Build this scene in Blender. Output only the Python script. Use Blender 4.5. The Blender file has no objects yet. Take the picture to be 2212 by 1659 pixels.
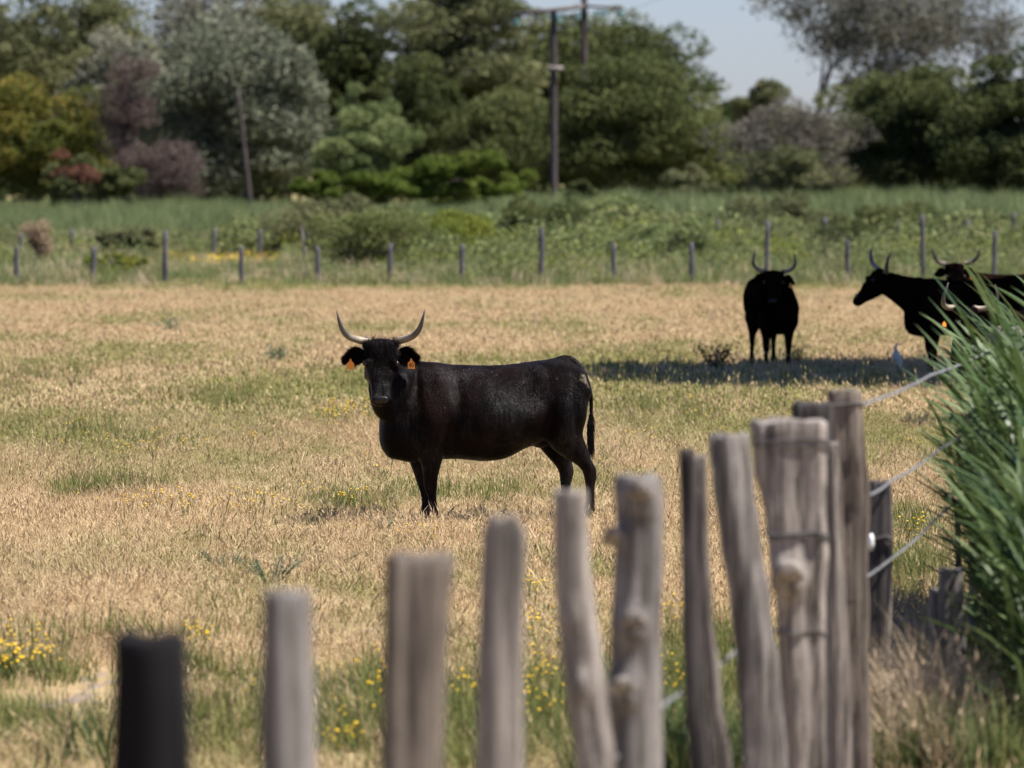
import bpy, math, random
import numpy as np
from mathutils import Vector, Matrix

# ------------------------------------------------------------------ camera, sky, sun, exposure
S = bpy.context.scene
COL = S.collection
F = 12289.0            # focal length in px of a 2212 px wide picture (200 mm on 36 mm)
HY, CX, CY, CH = 346.0, 1106.0, 829.5, 2.81
TH = math.atan((CY - HY) / F)
cam_d = bpy.data.cameras.new('camera'); cam = bpy.data.objects.new('camera', cam_d); COL.objects.link(cam)
cam.location = (0, 0, CH); cam.rotation_euler = (math.pi/2 - TH, 0, 0)
cam_d.sensor_width = 36; cam_d.lens = F/2212*36
cam_d.clip_start = 0.5; cam_d.clip_end = 6000
cam_d.dof.use_dof = True; cam_d.dof.focus_distance = 44.6; cam_d.dof.aperture_fstop = 3.5
S.camera = cam
ELEV, AZ = math.radians(60), math.radians(16)     # sun high on the right, a little towards the camera
SUN = Vector((math.cos(ELEV)*math.cos(AZ), -math.cos(ELEV)*math.sin(AZ), math.sin(ELEV)))
w = bpy.data.worlds.new('World'); S.world = w; w.use_nodes = True
nt = w.node_tree; bg = nt.nodes['Background']; sky = nt.nodes.new('ShaderNodeTexSky')
sky.sky_type = 'NISHITA'; sky.sun_disc = False; sky.sun_elevation = ELEV
sky.sun_rotation = math.atan2(SUN.x, SUN.y); sky.altitude = 0; sky.air_density = 1.0; sky.dust_density = 0.3; sky.ozone_density = 3.0
tn = nt.nodes.new('ShaderNodeMix'); tn.data_type = 'RGBA'; tn.blend_type = 'MULTIPLY'; tn.inputs[0].default_value = 1; tn.inputs[7].default_value = (.50, .54, .75, 1)
nt.links.new(sky.outputs[0], tn.inputs[6]); nt.links.new(tn.outputs[2], bg.inputs[0]); bg.inputs[1].default_value = 0.082
sl = bpy.data.lights.new('sun', 'SUN'); sl.energy = 5.0; sl.angle = math.radians(0.53); sl.color = (1.0, 0.945, 0.87)
so = bpy.data.objects.new('sun', sl); COL.objects.link(so); so.location = (20, -10, 40)
so.rotation_euler = SUN.to_track_quat('Z', 'Y').to_euler()
S.view_settings.view_transform = 'Standard'; S.view_settings.look = 'None'
S.view_settings.exposure = 1.1; S.view_settings.gamma = 1
S.cycles.use_denoising = True
S.cycles.max_bounces = 5; S.cycles.diffuse_bounces = 2; S.cycles.glossy_bounces = 2; S.cycles.transmission_bounces = 3
S.cycles.transparent_max_bounces = 4

def at(x, y, d):
    """world point seen at pixel (x,y) of the 2212 px picture at world depth d"""
    xc, yc = (x-CX)/F, -(y-CY)/F
    v = Vector((xc, math.cos(TH)+yc*math.sin(TH), -math.sin(TH)+yc*math.cos(TH)))
    t = d / v.y
    return Vector((v.x*t, d, CH+v.z*t))
def gd(y):
    """depth at which the flat ground is seen at picture row y"""
    yc = -(y-CY)/F
    return -CH*(math.cos(TH)+yc*math.sin(TH))/(-math.sin(TH)+yc*math.cos(TH))

# ------------------------------------------------------------------ helpers
def fast(name, V, Fc, mat=None, parent=None, smooth=True, attrs=None, link=True):
    me = bpy.data.meshes.new(name); V = np.asarray(V, dtype=np.float32).reshape(-1, 3)
    if isinstance(Fc, np.ndarray):
        n, k = Fc.shape; tot = np.full(n, k, np.int32); idx = Fc.astype(np.int32).ravel()
    else:
        n = len(Fc); tot = np.array([len(f) for f in Fc], np.int32); idx = np.array([i for f in Fc for i in f], np.int32)
    me.vertices.add(len(V)); me.vertices.foreach_set('co', V.ravel())
    me.loops.add(len(idx)); me.loops.foreach_set('vertex_index', idx)
    me.polygons.add(n); st = np.zeros(n, np.int32); st[1:] = np.cumsum(tot)[:-1]
    me.polygons.foreach_set('loop_start', st); me.polygons.foreach_set('loop_total', tot)
    me.polygons.foreach_set('use_smooth', np.full(n, smooth, bool))
    me.update(calc_edges=True)
    for k, a in (attrs or {}).items():
        at_ = me.attributes.new(k, 'FLOAT', 'POINT'); at_.data.foreach_set('value', np.asarray(a, np.float32))
    o = bpy.data.objects.new(name, me)
    if mat: me.materials.append(mat)
    if link: COL.objects.link(o)
    if parent: o.parent = parent
    return o
def tag(o, label=None, cat=None, group=None, kind=None):
    if label: o['label'] = label
    if cat: o['category'] = cat
    if group: o['group'] = group
    if kind: o['kind'] = kind
    return o
def empty(name, loc, rz=0.0):
    o = bpy.data.objects.new(name, None); COL.objects.link(o); o.location = loc; o.rotation_euler = (0, 0, rz)
    o.empty_display_size = .2
    return o
class MB:
    def __init__(s): s.V = []; s.F = []; s.T = []
    def ring_loft(s, rings, cap=True, tone=None):
        b = len(s.V); n = len(rings[0])
        for j, r in enumerate(rings):
            s.V += [tuple(p) for p in r]
            s.T += [tone[j] if tone is not None else 0.0]*n
        for i in range(len(rings)-1):
            for k in range(n):
                a = b+i*n+k; c = b+i*n+(k+1) % n
                s.F.append((a, c, c+n, a+n))
        if cap:
            s.F.append(tuple(b+k for k in range(n))[::-1]); s.F.append(tuple(b+(len(rings)-1)*n+k for k in range(n)))
    def tube(s, pts, rad, n=8, cap=True, tone=None):
        """tapered tube through pts; rad: number or list"""
        pts = [Vector(p) for p in pts]
        if not hasattr(rad, '__len__'): rad = [rad]*len(pts)
        rings = []; ref = None
        for i, p in enumerate(pts):
            t = (pts[min(i+1, len(pts)-1)]-pts[max(i-1, 0)])
            t = t.normalized() if t.length > 1e-9 else Vector((0, 0, 1))
            if ref is None: ref = Vector((1, 0, 0)) if abs(t.x) < .8 else Vector((0, 1, 0))
            a = (ref-t*ref.dot(t)).normalized(); bb = t.cross(a); ref = a
            rings.append([p+(a*math.cos(q)+bb*math.sin(q))*rad[i] for q in [2*math.pi*k/n for k in range(n)]])
        s.ring_loft(rings, cap, tone)
    def ell(s, c, r, n=12, m=8):
        c = Vector(c); rings = []
        for j in range(m+1):
            ph = math.pi*(j+.02)/(m+.04)
            rings.append([c+Vector((r[0]*math.sin(ph)*math.cos(q), r[1]*math.sin(ph)*math.sin(q), -r[2]*math.cos(ph))) for q in [2*math.pi*k/n for k in range(n)]])
        s.ring_loft(rings, True)
    def box(s, c, h, rot=None):
        b = len(s.V); c = Vector(c)
        for z in (-1, 1):
            for x, y in ((-1, -1), (1, -1), (1, 1), (-1, 1)):
                v = Vector((x*h[0], y*h[1], z*h[2]))
                if rot: v = rot @ v
                s.V.append(tuple(c+v)); s.T.append(0.0)
        s.F += [tuple(b+i for i in f) for f in ((3, 2, 1, 0), (4, 5, 6, 7), (0, 1, 5, 4), (1, 2, 6, 5), (2, 3, 7, 6), (3, 0, 4, 7))]
    def build(s, name, mat, parent=None, smooth=True, link=True):
        return fast(name, s.V, s.F, mat, parent, smooth, {'tone': s.T}, link)

# ------------------------------------------------------------------ materials
def new_mat(name):
    m = bpy.data.materials.new(name); m.use_nodes = True; nt = m.node_tree
    return m, nt, nt.nodes['Principled BSDF']
def N(nt, t, **kw):
    n = nt.nodes.new(t)
    for k, v in kw.items():
        if k in ('inp',):
            for kk, vv in v.items(): n.inputs[kk].default_value = vv
        else: setattr(n, k, v)
    return n
def ramp(nt, fac, stops, interp='LINEAR'):
    r = nt.nodes.new('ShaderNodeValToRGB'); r.color_ramp.interpolation = interp
    e = r.color_ramp.elements
    while len(e) < len(stops): e.new(0.5)
    for i, (p, c) in enumerate(stops):
        e[i].position = p; e[i].color = (*c, 1) if len(c) == 3 else c
    nt.links.new(fac, r.inputs[0]); return r
def noise(nt, vec, scale, detail=3, rough=.55, mscale=None):
    if mscale:
        mp = nt.nodes.new('ShaderNodeMapping'); mp.inputs['Scale'].default_value = mscale
        nt.links.new(vec, mp.inputs[0]); vec = mp.outputs[0]
    n = N(nt, 'ShaderNodeTexNoise', inp={'Scale': scale, 'Detail': detail, 'Roughness': rough})
    nt.links.new(vec, n.inputs['Vector']); return n
def mixc(nt, fac, a, b, mode='MIX'):
    m = N(nt, 'ShaderNodeMix', data_type='RGBA', blend_type=mode)
    for sock, v in ((0, fac), (6, a), (7, b)):
        if isinstance(v, (int, float)): m.inputs[sock].default_value = v
        elif isinstance(v, tuple): m.inputs[sock].default_value = (*v, 1)
        else: nt.links.new(v, m.inputs[sock])
    return m.outputs[2]
def mth(nt, op, a, b=0.0, clamp=False):
    m = N(nt, 'ShaderNodeMath', operation=op); m.use_clamp = clamp
    for i, v in enumerate((a, b)):
        if isinstance(v, (int, float)): m.inputs[i].default_value = v
        else: nt.links.new(v, m.inputs[i])
    return m.outputs[0]

GN_ = {}
def pasture_group():
    """colour of the pasture by place: straw with greener drifts (shared by the ground and its grass)"""
    if 'g' in GN_: return GN_['g']
    g = bpy.data.node_groups.new('pasture_colour', 'ShaderNodeTree')
    g.interface.new_socket('Straw', in_out='OUTPUT', socket_type='NodeSocketColor')
    g.interface.new_socket('Green', in_out='OUTPUT', socket_type='NodeSocketFloat')
    out = g.nodes.new('NodeGroupOutput'); geo = g.nodes.new('ShaderNodeNewGeometry')
    sep = g.nodes.new('ShaderNodeSeparateXYZ'); g.links.new(geo.outputs['Position'], sep.inputs[0])
    # greenness along depth
    d = mth(g, 'DIVIDE', sep.outputs[1], 180.0)
    def P(y): return y/180.0
    band = ramp(g, d, [(P(24), (.50,)*3), (P(28), (.42,)*3), (P(33), (.34,)*3), (P(38), (.26,)*3), (P(45), (.28,)*3), (P(50), (.40,)*3), (P(58), (.58,)*3), (P(72), (.62,)*3),
                       (P(82), (.44,)*3), (P(92), (.34,)*3), (P(108), (.22,)*3), (P(119), (.34,)*3), (P(126), (.85,)*3), (P(150), (1.3,)*3), (P(172), (2.8,)*3)])
    n1 = noise(g, geo.outputs['Position'], .22, 4, .6, (1.2, .45, 1))
    n2 = noise(g, geo.outputs['Position'], 1.1, 3, .6, (1.3, .6, 1))
    s = mth(g, 'ADD', mth(g, 'MULTIPLY', mth(g, 'SUBTRACT', n1.outputs[0], .5), 2.5), mth(g, 'MULTIPLY', mth(g, 'SUBTRACT', n2.outputs[0], .5), 1.3))
    gr = mth(g, 'ADD', band.outputs[0], s, True)
    g.links.new(gr, out.inputs['Green'])
    n3 = noise(g, geo.outputs['Position'], .35, 4, .6, (1, .4, 1))
    tint = ramp(g, n3.outputs[0], [(.3, (.45, .31, .17)), (.5, (.49, .355, .195)), (.7, (.52, .41, .23))])
    n4 = noise(g, geo.outputs['Position'], 5.0, 3, .6)
    t2 = mixc(g, mth(g, 'MULTIPLY', n4.outputs[0], .5), tint.outputs[0], (.40, .27, .165))
    g.links.new(t2, out.inputs['Straw'])
    GN_['g'] = g; return g

def ground_mat():
    m, nt, b = new_mat('pasture_ground')
    g = nt.nodes.new('ShaderNodeGroup'); g.node_tree = pasture_group()
    c = mixc(nt, mth(nt, 'MULTIPLY', g.outputs['Green'], .8), g.outputs['Straw'], (.15, .16, .055))
    geo = nt.nodes.new('ShaderNodeNewGeometry')
    n = noise(nt, geo.outputs['Position'], 9, 5, .7)
    c = mixc(nt, ramp(nt, n.outputs[0], [(.35, (.0,)*3), (.65, (.6,)*3)]).outputs[0], c, (.15, .105, .06))
    nt.links.new(c, b.inputs['Base Color']); b.inputs['Roughness'].default_value = 1; b.inputs['Specular IOR Level'].default_value = .1
    bp = N(nt, 'ShaderNodeBump', inp={'Strength': .7, 'Distance': .05}); nt.links.new(n.outputs[0], bp.inputs['Height']); nt.links.new(bp.outputs[0], b.inputs['Normal'])
    return m
def leaf_shader(nt, b, col, trans=.3):
    out = nt.nodes['Material Output']
    tr = nt.nodes.new('ShaderNodeBsdfTranslucent'); mx = nt.nodes.new('ShaderNodeMixShader'); mx.inputs[0].default_value = trans
    if isinstance(col, tuple): b.inputs['Base Color'].default_value = (*col, 1); tr.inputs[0].default_value = (*col, 1)
    else: nt.links.new(col, b.inputs['Base Color']); nt.links.new(col, tr.inputs[0])
    nt.links.new(b.outputs[0], mx.inputs[1]); nt.links.new(tr.outputs[0], mx.inputs[2]); nt.links.new(mx.outputs[0], out.inputs[0])
    b.inputs['Roughness'].default_value = .65; b.inputs['Specular IOR Level'].default_value = .25
def grass_mat():
    m, nt, b = new_mat('pasture_grass')
    g = nt.nodes.new('ShaderNodeGroup'); g.node_tree = pasture_group()
    oi = nt.nodes.new('ShaderNodeObjectInfo'); a = N(nt, 'ShaderNodeAttribute', attribute_name='tone')
    # each blade is straw or green; the share of green follows the place
    r = mth(nt, 'FRACT', mth(nt, 'ADD', a.outputs['Fac'], oi.outputs['Random']))
    r2 = mth(nt, 'ADD', mth(nt, 'MULTIPLY', r, .45), mth(nt, 'MULTIPLY', oi.outputs['Random'], .45))
    isg = mth(nt, 'MULTIPLY', mth(nt, 'SUBTRACT', mth(nt, 'MULTIPLY', g.outputs['Green'], 1.05), r2), 4.0, True)
    gc = ramp(nt, r, [(0, (.16, .17, .05)), (.5, (.28, .265, .09)), (1, (.42, .36, .15))])
    sc = mixc(nt, mth(nt, 'MULTIPLY', r, .8), g.outputs['Straw'], (.58, .46, .27))
    sc = mixc(nt, mth(nt, 'GREATER_THAN', r, .92), sc, (.27, .19, .12))
    c = mixc(nt, isg, sc, gc.outputs[0])
    leaf_shader(nt, b, c, .25); return m
def leaf_mat(name, c1, c2, c3, trans=.3, rough=.75, spec=.12, bounce=None):
    m, nt, b = new_mat(name)
    a = N(nt, 'ShaderNodeAttribute', attribute_name='tone'); oi = nt.nodes.new('ShaderNodeObjectInfo')
    r = mth(nt, 'ADD', a.outputs['Fac'], mth(nt, 'MULTIPLY', mth(nt, 'SUBTRACT', oi.outputs['Random'], .5), .25))
    c = ramp(nt, r, [(0, c1), (.5, c2), (1, c3)])
    leaf_shader(nt, b, c.outputs[0], trans); b.inputs['Roughness'].default_value = rough; b.inputs['Specular IOR Level'].default_value = spec
    return m
def plain(name, c, rough=.7, spec=.3, metal=0.0, var=None, scale=8):
    m, nt, b = new_mat(name); b.inputs['Roughness'].default_value = rough; b.inputs['Specular IOR Level'].default_value = spec; b.inputs['Metallic'].default_value = metal
    if var:
        tc = nt.nodes.new('ShaderNodeTexCoord'); n = noise(nt, tc.outputs['Object'], scale, 4, .6)
        nt.links.new(ramp(nt, n.outputs[0], [(.3, c), (.7, var)]).outputs[0], b.inputs['Base Color'])
    else: b.inputs['Base Color'].default_value = (*c, 1)
    return m
def wood_mat(name, light, mid, dark, grain=1.0):
    m, nt, b = new_mat(name); tc = nt.nodes.new('ShaderNodeTexCoord'); oi = nt.nodes.new('ShaderNodeObjectInfo')
    ad = N(nt, 'ShaderNodeVectorMath', operation='ADD'); nt.links.new(tc.outputs['Object'], ad.inputs[0])
    cmb = nt.nodes.new('ShaderNodeCombineXYZ'); nt.links.new(mth(nt, 'MULTIPLY', oi.outputs['Random'], 37.0), cmb.inputs[0]); nt.links.new(cmb.outputs[0], ad.inputs[1])
    v = ad.outputs[0]
    n1 = noise(nt, v, 1, 5, .7, (58*grain, 58*grain, 2.0)); n2 = noise(nt, v, 1, 4, .65, (17, 17, 1.2)); n3 = noise(nt, v, 1, 3, .6, (90, 90, 5))
    base = ramp(nt, n2.outputs[0], [(.37, dark), (.46, mid), (.58, light)])
    cr = ramp(nt, n1.outputs[0], [(.38, (1, 1, 1)), (.49, (0, 0, 0))])
    c = mixc(nt, mth(nt, 'MULTIPLY', cr.outputs[0], .9), base.outputs[0], tuple(x*.3 for x in dark))
    c = mixc(nt, mth(nt, 'MULTIPLY', n3.outputs[0], .35), c, light)
    nt.links.new(c, b.inputs['Base Color']); b.inputs['Roughness'].default_value = .85; b.inputs['Specular IOR Level'].default_value = .25
    bp = N(nt, 'ShaderNodeBump', inp={'Strength': 1.0, 'Distance': .02}); nt.links.new(n1.outputs[0], bp.inputs['Height']); nt.links.new(bp.outputs[0], b.inputs['Normal'])
    return m
def hide_mat(name, dirt=True):
    m, nt, b = new_mat(name); tc = nt.nodes.new('ShaderNodeTexCoord'); v = tc.outputs['Object']
    n1 = noise(nt, v, 3.0, 3, .5); fur = noise(nt, v, 1, 4, .7, (50, 50, 7)); fur2 = noise(nt, v, 1, 3, .7, (30, 120, 120))
    c = ramp(nt, n1.outputs[0], [(.35, (.0018, .0015, .0017)), (.65, (.0085, .0042, .0034))]).outputs[0]
    if dirt:
        def spot(p, r, col, amt):
            nonlocal c
            d = N(nt, 'ShaderNodeVectorMath', operation='DISTANCE'); nt.links.new(v, d.inputs[0]); d.inputs[1].default_value = p
            nn = noise(nt, v, 26, 5, .7)
            q = mth(nt, 'ADD', mth(nt, 'DIVIDE', d.outputs['Value'], r), mth(nt, 'MULTIPLY', mth(nt, 'SUBTRACT', nn.outputs[0], .5), 2.2))
            f = mth(nt, 'MULTIPLY', mth(nt, 'SUBTRACT', 1.0, q, True), amt, True)
            c = mixc(nt, f, c, col)
        spot(U(1800, 640, -.19), .050, (.15, .12, .08), 1.6)
        spot(U(1815, 690, -.17), .034, (.15, .12, .08), 1.6)
        spot(U(1605, 628, -.26), .018, (.25, .2, .14), 2.0)
        spot(U(1088, 665, -.28), .026, (.25, .22, .17), 2.0)
        spot(U(912, 600, -.23), .022, (.12, .11, .11), 1.5); spot(U(918, 640, -.23), .022, (.10, .09, .09), 1.5)
        vo = N(nt, 'ShaderNodeTexVoronoi', inp={'Scale': 26.0}); nt.links.new(v, vo.inputs['Vector'])
        nz = noise(nt, v, 5, 2, .5)
        nz2 = noise(nt, v, 40, 2, .5)
        f = mth(nt, 'MULTIPLY', mth(nt, 'LESS_THAN', vo.outputs['Distance'], mth(nt, 'MULTIPLY', mth(nt, 'SUBTRACT', nz2.outputs[0], .36), .42)), mth(nt, 'GREATER_THAN', nz.outputs[0], .53))
        c = mixc(nt, mth(nt, 'MULTIPLY', f, .45), c, (.20, .17, .13))
    nt.links.new(c, b.inputs['Base Color']); b.inputs['Roughness'].default_value = .44; b.inputs['Specular IOR Level'].default_value = .0
    if dirt:
        ns_ = noise(nt, v, 1, 3, .6, (4, 4, 2.2)); st_ = noise(nt, v, 1, 3, .75, (48, 48, 5))
        sp = mth(nt, 'MULTIPLY', ramp(nt, ns_.outputs[0], [(.44, (.0,)*3), (.66, (.20,)*3)]).outputs[0], ramp(nt, st_.outputs[0], [(.38, (.15,)*3), (.6, (1,)*3)]).outputs[0])
        nt.links.new(mth(nt, 'ADD', sp, .025), b.inputs['Specular IOR Level'])
    h = mth(nt, 'ADD', fur.outputs[0], mth(nt, 'MULTIPLY', fur2.outputs[0], .6))
    bp = N(nt, 'ShaderNodeBump', inp={'Strength': .8, 'Distance': .014}); nt.links.new(h, bp.inputs['Height']); nt.links.new(bp.outputs[0], b.inputs['Normal'])
    return m
def horn_mat():
    m, nt, b = new_mat('horn'); a = N(nt, 'ShaderNodeAttribute', attribute_name='tone'); tc = nt.nodes.new('ShaderNodeTexCoord')
    n = noise(nt, tc.outputs['Object'], 60, 4, .7)
    geo = nt.nodes.new('ShaderNodeNewGeometry')
    c = ramp(nt, a.outputs['Fac'], [(0, (.07, .04, .025)), (.10, (.16, .11, .07)), (.18, (.32, .26, .17)), (.36, (.22, .19, .145)), (.5, (.075, .07, .066)), (.85, (.055, .052, .052)), (1, (.20, .185, .175))]).outputs[0]
    f = ramp(nt, n.outputs[0], [(.42, (0, 0, 0)), (.6, (1, 1, 1))]).outputs[0]
    c = mixc(nt, mth(nt, 'MULTIPLY', f, .45), c, (.06, .045, .035))
    nt.links.new(c, b.inputs['Base Color']); b.inputs['Roughness'].default_value = .45
    return m

def U(cx, cy, y=0.0):
    """cow-local metres from a close-up's pixels"""
    return ((cx*.3289-433)/277.0, y, (518.6-.3289*cy)/277.0)

M = {}
M['ground'] = ground_mat(); M['grass'] = grass_mat()
M['wood'] = wood_mat('weathered_wood', (.27, .245, .225), (.16, .143, .132), (.042, .037, .035))
M['wood_pale'] = wood_mat('pale_weathered_wood', (.37, .325, .285), (.225, .195, .172), (.055, .047, .042))
M['wood_brown'] = wood_mat('brown_weathered_wood', (.24, .198, .16), (.13, .105, .087), (.035, .028, .023))
M['wood_dark'] = wood_mat('dark_weathered_wood', (.085, .074, .072), (.05, .043, .043), (.022, .019, .019))
M['tarred'] = plain('tarred_wood', (.008, .0075, .0085), .85, .12, 0, (.013, .012, .013), 6)  # nearly even near-black tone of the nearest post
M['farwood'] = wood_mat('grey_post_wood', (.13, .12, .135), (.09, .082, .095), (.05, .045, .052))
M['pole'] = wood_mat('pole_wood', (.10, .078, .074), (.065, .05, .048), (.035, .028, .027))
M['hide'] = hide_mat('black_hide'); M['hide_plain'] = hide_mat('black_hide_plain', False)
M['hair'] = leaf_mat('black_hair', (.002, .0017, .002), (.004, .003, .003), (.009, .0055, .0045), .0, .42, .07)
M['horn'] = horn_mat()
M['eye'] = plain('cow_eye', (.01, .006, .004), .3, .4); M['nose'] = plain('wet_nose', (.005, .005, .006), .45, .3)
M['tag'] = plain('orange_tag', (.90, .33, .045), .45, .4); M['ink'] = plain('tag_ink', (.05, .02, .01), .7)
M['wire'] = plain('galvanised_wire', (.20, .20, .205), .7, .3, .1, (.12, .12, .12), 30)
M['oldwire'] = plain('old_rusty_wire', (.11, .105, .10), .7, .3, .1, (.07, .06, .055), 30)
M['insul'] = plain('white_insulator', (.75, .74, .73), .3, .5)
M['glassgreen'] = plain('teal_insulator_glass', (.10, .25, .24), .3, .5)
M['mud'] = plain('dry_mud', (.17, .13, .095), .95, .1, 0, (.27, .215, .165), 14)
M['bark'] = plain('grey_bark', (.10, .085, .08), .9, .2, 0, (.17, .15, .14), 6)
M['bark_dark'] = plain('dark_bark', (.05, .04, .035), .9, .2, 0, (.09, .07, .06), 6)
M['deadwood'] = plain('dead_twigs', (.085, .05, .045), .9, .1, 0, (.13, .085, .075), 3)
M['feather'] = plain('white_feather', (.52, .50, .44), .8, .2, 0, (.42, .40, .36), 30)
M['beak'] = plain('bird_beak', (.55, .36, .12), .5); M['birdleg'] = plain('bird_leg', (.05, .045, .03), .6)
M['yellow'] = plain('yellow_petals', (.80, .52, .02), .6, .2)
M['stem'] = leaf_mat('weed_green', (.06, .09, .025), (.10, .14, .04), (.17, .21, .07))
M['stemgrey'] = leaf_mat('thistle_green', (.09, .125, .075), (.15, .19, .12), (.22, .26, .17))

rng = np.random.default_rng(7); random.seed(7)

# ------------------------------------------------------------------ ground
g = fast('ground', [(-900, -60, 0), (900, -60, 0), (900, 2500, 0), (-900, 2500, 0)], np.array([[0, 1, 2, 3]]), M['ground'])
tag(g, kind='structure')
# bare dry mud at the pasture's near edge: low lumpy sheet
def lumpy(name, cx, cy, rx, ry, h, mat, n=28, seed=1):
    r = np.random.default_rng(seed); V = []; Fs = []
    ph = r.uniform(0, 6.28, 6)
    for j in range(n):
        for i in range(n):
            a = (i/(n-1)-.5)*2; b_ = (j/(n-1)-.5)*2
            rr = math.hypot(a, b_); q = math.atan2(b_, a)
            k = 1+.20*math.sin(3*q+ph[0])+.14*math.sin(7*q+ph[1])+.08*math.sin(13*q+ph[4])
            s = min(1, rr/(k*.95)); z = h*(1-s**2)-.03+.025*math.sin(a*9+ph[2])*math.sin(b_*8+ph[3])*(1-s)+r.uniform(-.014, .014)*(1-s)
            V.append((cx+a*rx, cy+b_*ry, z))
    for j in range(n-1):
        for i in range(n-1):
            p = j*n+i; Fs.append((p, p+1, p+n+1, p+n))
    return fast(name, V, np.array(Fs), mat)
for i, (x, y, rx, ry) in enumerate([(150, 1515, .42, 1.3), (80, 1560, .3, .9), (215, 1475, .26, 1.0), (455, 1455, .10, .25), (800, 1365, .16, .4)]):
    p = at(x, y, gd(y)); tag(lumpy('mud_patch', p.x, p.y, rx, ry, .03, M['mud'], seed=i), kind='structure')

# ------------------------------------------------------------------ cows
def interp_st(st, step):
    """smooth (Catmull-Rom) resampling of a list of equal length tuples"""
    st = np.array(st, float); out = []
    n = len(st)
    for i in range(n-1):
        p0, p1, p2, p3 = st[max(i-1, 0)], st[i], st[i+1], st[min(i+2, n-1)]
        for t in np.linspace(0, 1, step, endpoint=False):
            out.append(.5*((2*p1)+(-p0+p2)*t+(2*p0-5*p1+4*p2-p3)*t*t+(-p0+3*p1-3*p2+p3)*t**3))
    out.append(st[-1]); return out
def frame_from(a, f):
    a = Vector(a).normalized(); f = Vector(f); f = (f-a*f.dot(a)).normalized(); l = a.cross(f)
    return a, f, l
HEAD = [(-.035, .055, -.04, -.10), (-.012, .10, -.005, -.14), (.03, .128, .018, -.17), (.09, .128, .028, -.20), (.15, .126, .030, -.215), (.20, .132, .027, -.225),
        (.26, .112, .020, -.205), (.32, .092, .012, -.18), (.38, .082, .004, -.15), (.43, .081, .000, -.13), (.465, .089, -.004, -.12), (.49, .083, -.016, -.108), (.512, .05, -.035, -.09)]
HORN = [(.10, -.02, 0), (.15, -.008, .01), (.20, .018, .03), (.25, .056, .055), (.288, .112, .07), (.31, .17, .075), (.325, .225, .065), (.34, .285, .045)]
HR = [.032, .030, .027, .0245, .021, .0165, .0105, .003]
def make_cow(label, loc, yaw, head, poll, axis, face, neck, mat, legs=None, horn=HORN, hr=HR, hrz=0, detail=True, voxel=.013, tags=(1, 1), horn_tilt=50, earsag=0.0, tailswing=0.0, hs=1.0):
    root = empty('cow', loc, yaw); tag(root, label, 'cow', 'black long-horned cows in the pasture')
    mb = MB()
    # torso
    T = [(474, 880, 1060, .07), (494, 800, 1108, .14), (545, 650, 1160, .20), (650, 560, 1182, .235), (760, 528, 1184, .25), (880, 538, 1172, .265), (1000, 547, 1170, .295), (1150, 553, 1184, .325),
         (1300, 550, 1168, .325), (1450, 532, 1098, .305), (1560, 520, 1058, .285), (1680, 508, 1000, .255), (1770, 545, 960, .215), (1825, 620, 880, .15), (1846, 690, 790, .07)]
    rings = []
    for cx, top, bot, hw in interp_st(T, 4):
        x, _, zt = U(cx, top); _, _, zb = U(cx, bot); c = (zt+zb)/2; h = (zt-zb)/2; r = []
        for k in range(28):
            q = 2*math.pi*k/28; cq, sq = math.cos(q), math.sin(q)
            e = 1.0 if sq > 0 else .9
            wz = 1-.22*max(0, sq)**2 + .05*max(0, -sq)
            r.append((x, hw*wz*math.copysign(abs(cq)**e, cq), c+h*math.copysign(abs(sq)**1.0, sq)))
        rings.append(r)
    mb.ring_loft(rings)
    # haunch and shoulder muscle, hips, ribs
    mb.ell(U(1535, 1040, 0), (.09, .09, .075)); mb.ell(U(1532, 1085, -.03), (.014, .014, .03)); mb.ell(U(1545, 1082, .03), (.014, .014, .03))
    # neck
    rings = []
    for x, y, z, rv, rl, dx, dy in interp_st(neck, 5):
        t = Vector((dx, dy, 0)).normalized(); n_ = Vector((-t.y, t.x, 0))
        rings.append([Vector((x, y, z))+n_*rl*math.cos(q)*(1-.15*math.sin(q))+Vector((0, 0, 1))*rv*math.sin(q) for q in [2*math.pi*k/20 for k in range(20)]])
    mb.ring_loft(rings)
    # head
    a, f, l = frame_from(axis, face); P = Vector(poll)
    def H(s, wd, dep): return P+a*s+l*wd+f*dep
    rings = []
    for s, wd, tf, tb in [tuple(v_*hs for v_ in h_) for h_ in interp_st(HEAD, 3)]:
        c = (tf+tb)/2; h = (tf-tb)/2; r = []
        for k in range(20):
            q = 2*math.pi*k/20; cq, sq = math.cos(q), math.sin(q)
            e = .75 if sq > 0 else 1.1
            r.append(H(s, wd*math.copysign(abs(cq)**.85, cq)*(1-.30*max(0, -sq)), c+h*math.copysign(abs(sq)**e, sq)))
        rings.append(r)
    mb.ring_loft(rings)
    for sy in (-1, 1):
        mb.ell(H(.185, sy*.108, .004), (.034, .034, .034)); mb.ell(H(.02, sy*.105, -.045), (.046, .046, .046)); mb.ell(H(.24, sy*.075, -.10), (.06, .06, .06))
        mb.ell(H(.47, sy*.05, -.02), (.03, .028, .028))
    # legs
    for pts in legs:
        rr = []
        for x, y, z, rx, ry in interp_st(pts, 3):
            rr.append([(x+rx*math.cos(q), y+ry*math.sin(q), z) for q in [2*math.pi*k/14 for k in range(14)]][::-1])
        mb.ring_loft(rr)
    o = mb.build('body', mat, root)
    md = o.modifiers.new('r', 'REMESH'); md.mode = 'VOXEL'; md.voxel_size = voxel
    sm = o.modifiers.new('s', 'SMOOTH'); sm.factor = .5; sm.iterations = 9
    dg = bpy.context.evaluated_depsgraph_get(); me = bpy.data.meshes.new_from_object(o.evaluated_get(dg))
    o.modifiers.clear(); o.data = me
    nv_ = len(me.vertices); vs = np.zeros(nv_*3, np.float32); me.vertices.foreach_get('co', vs); vs = vs.reshape(-1, 3)
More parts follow.
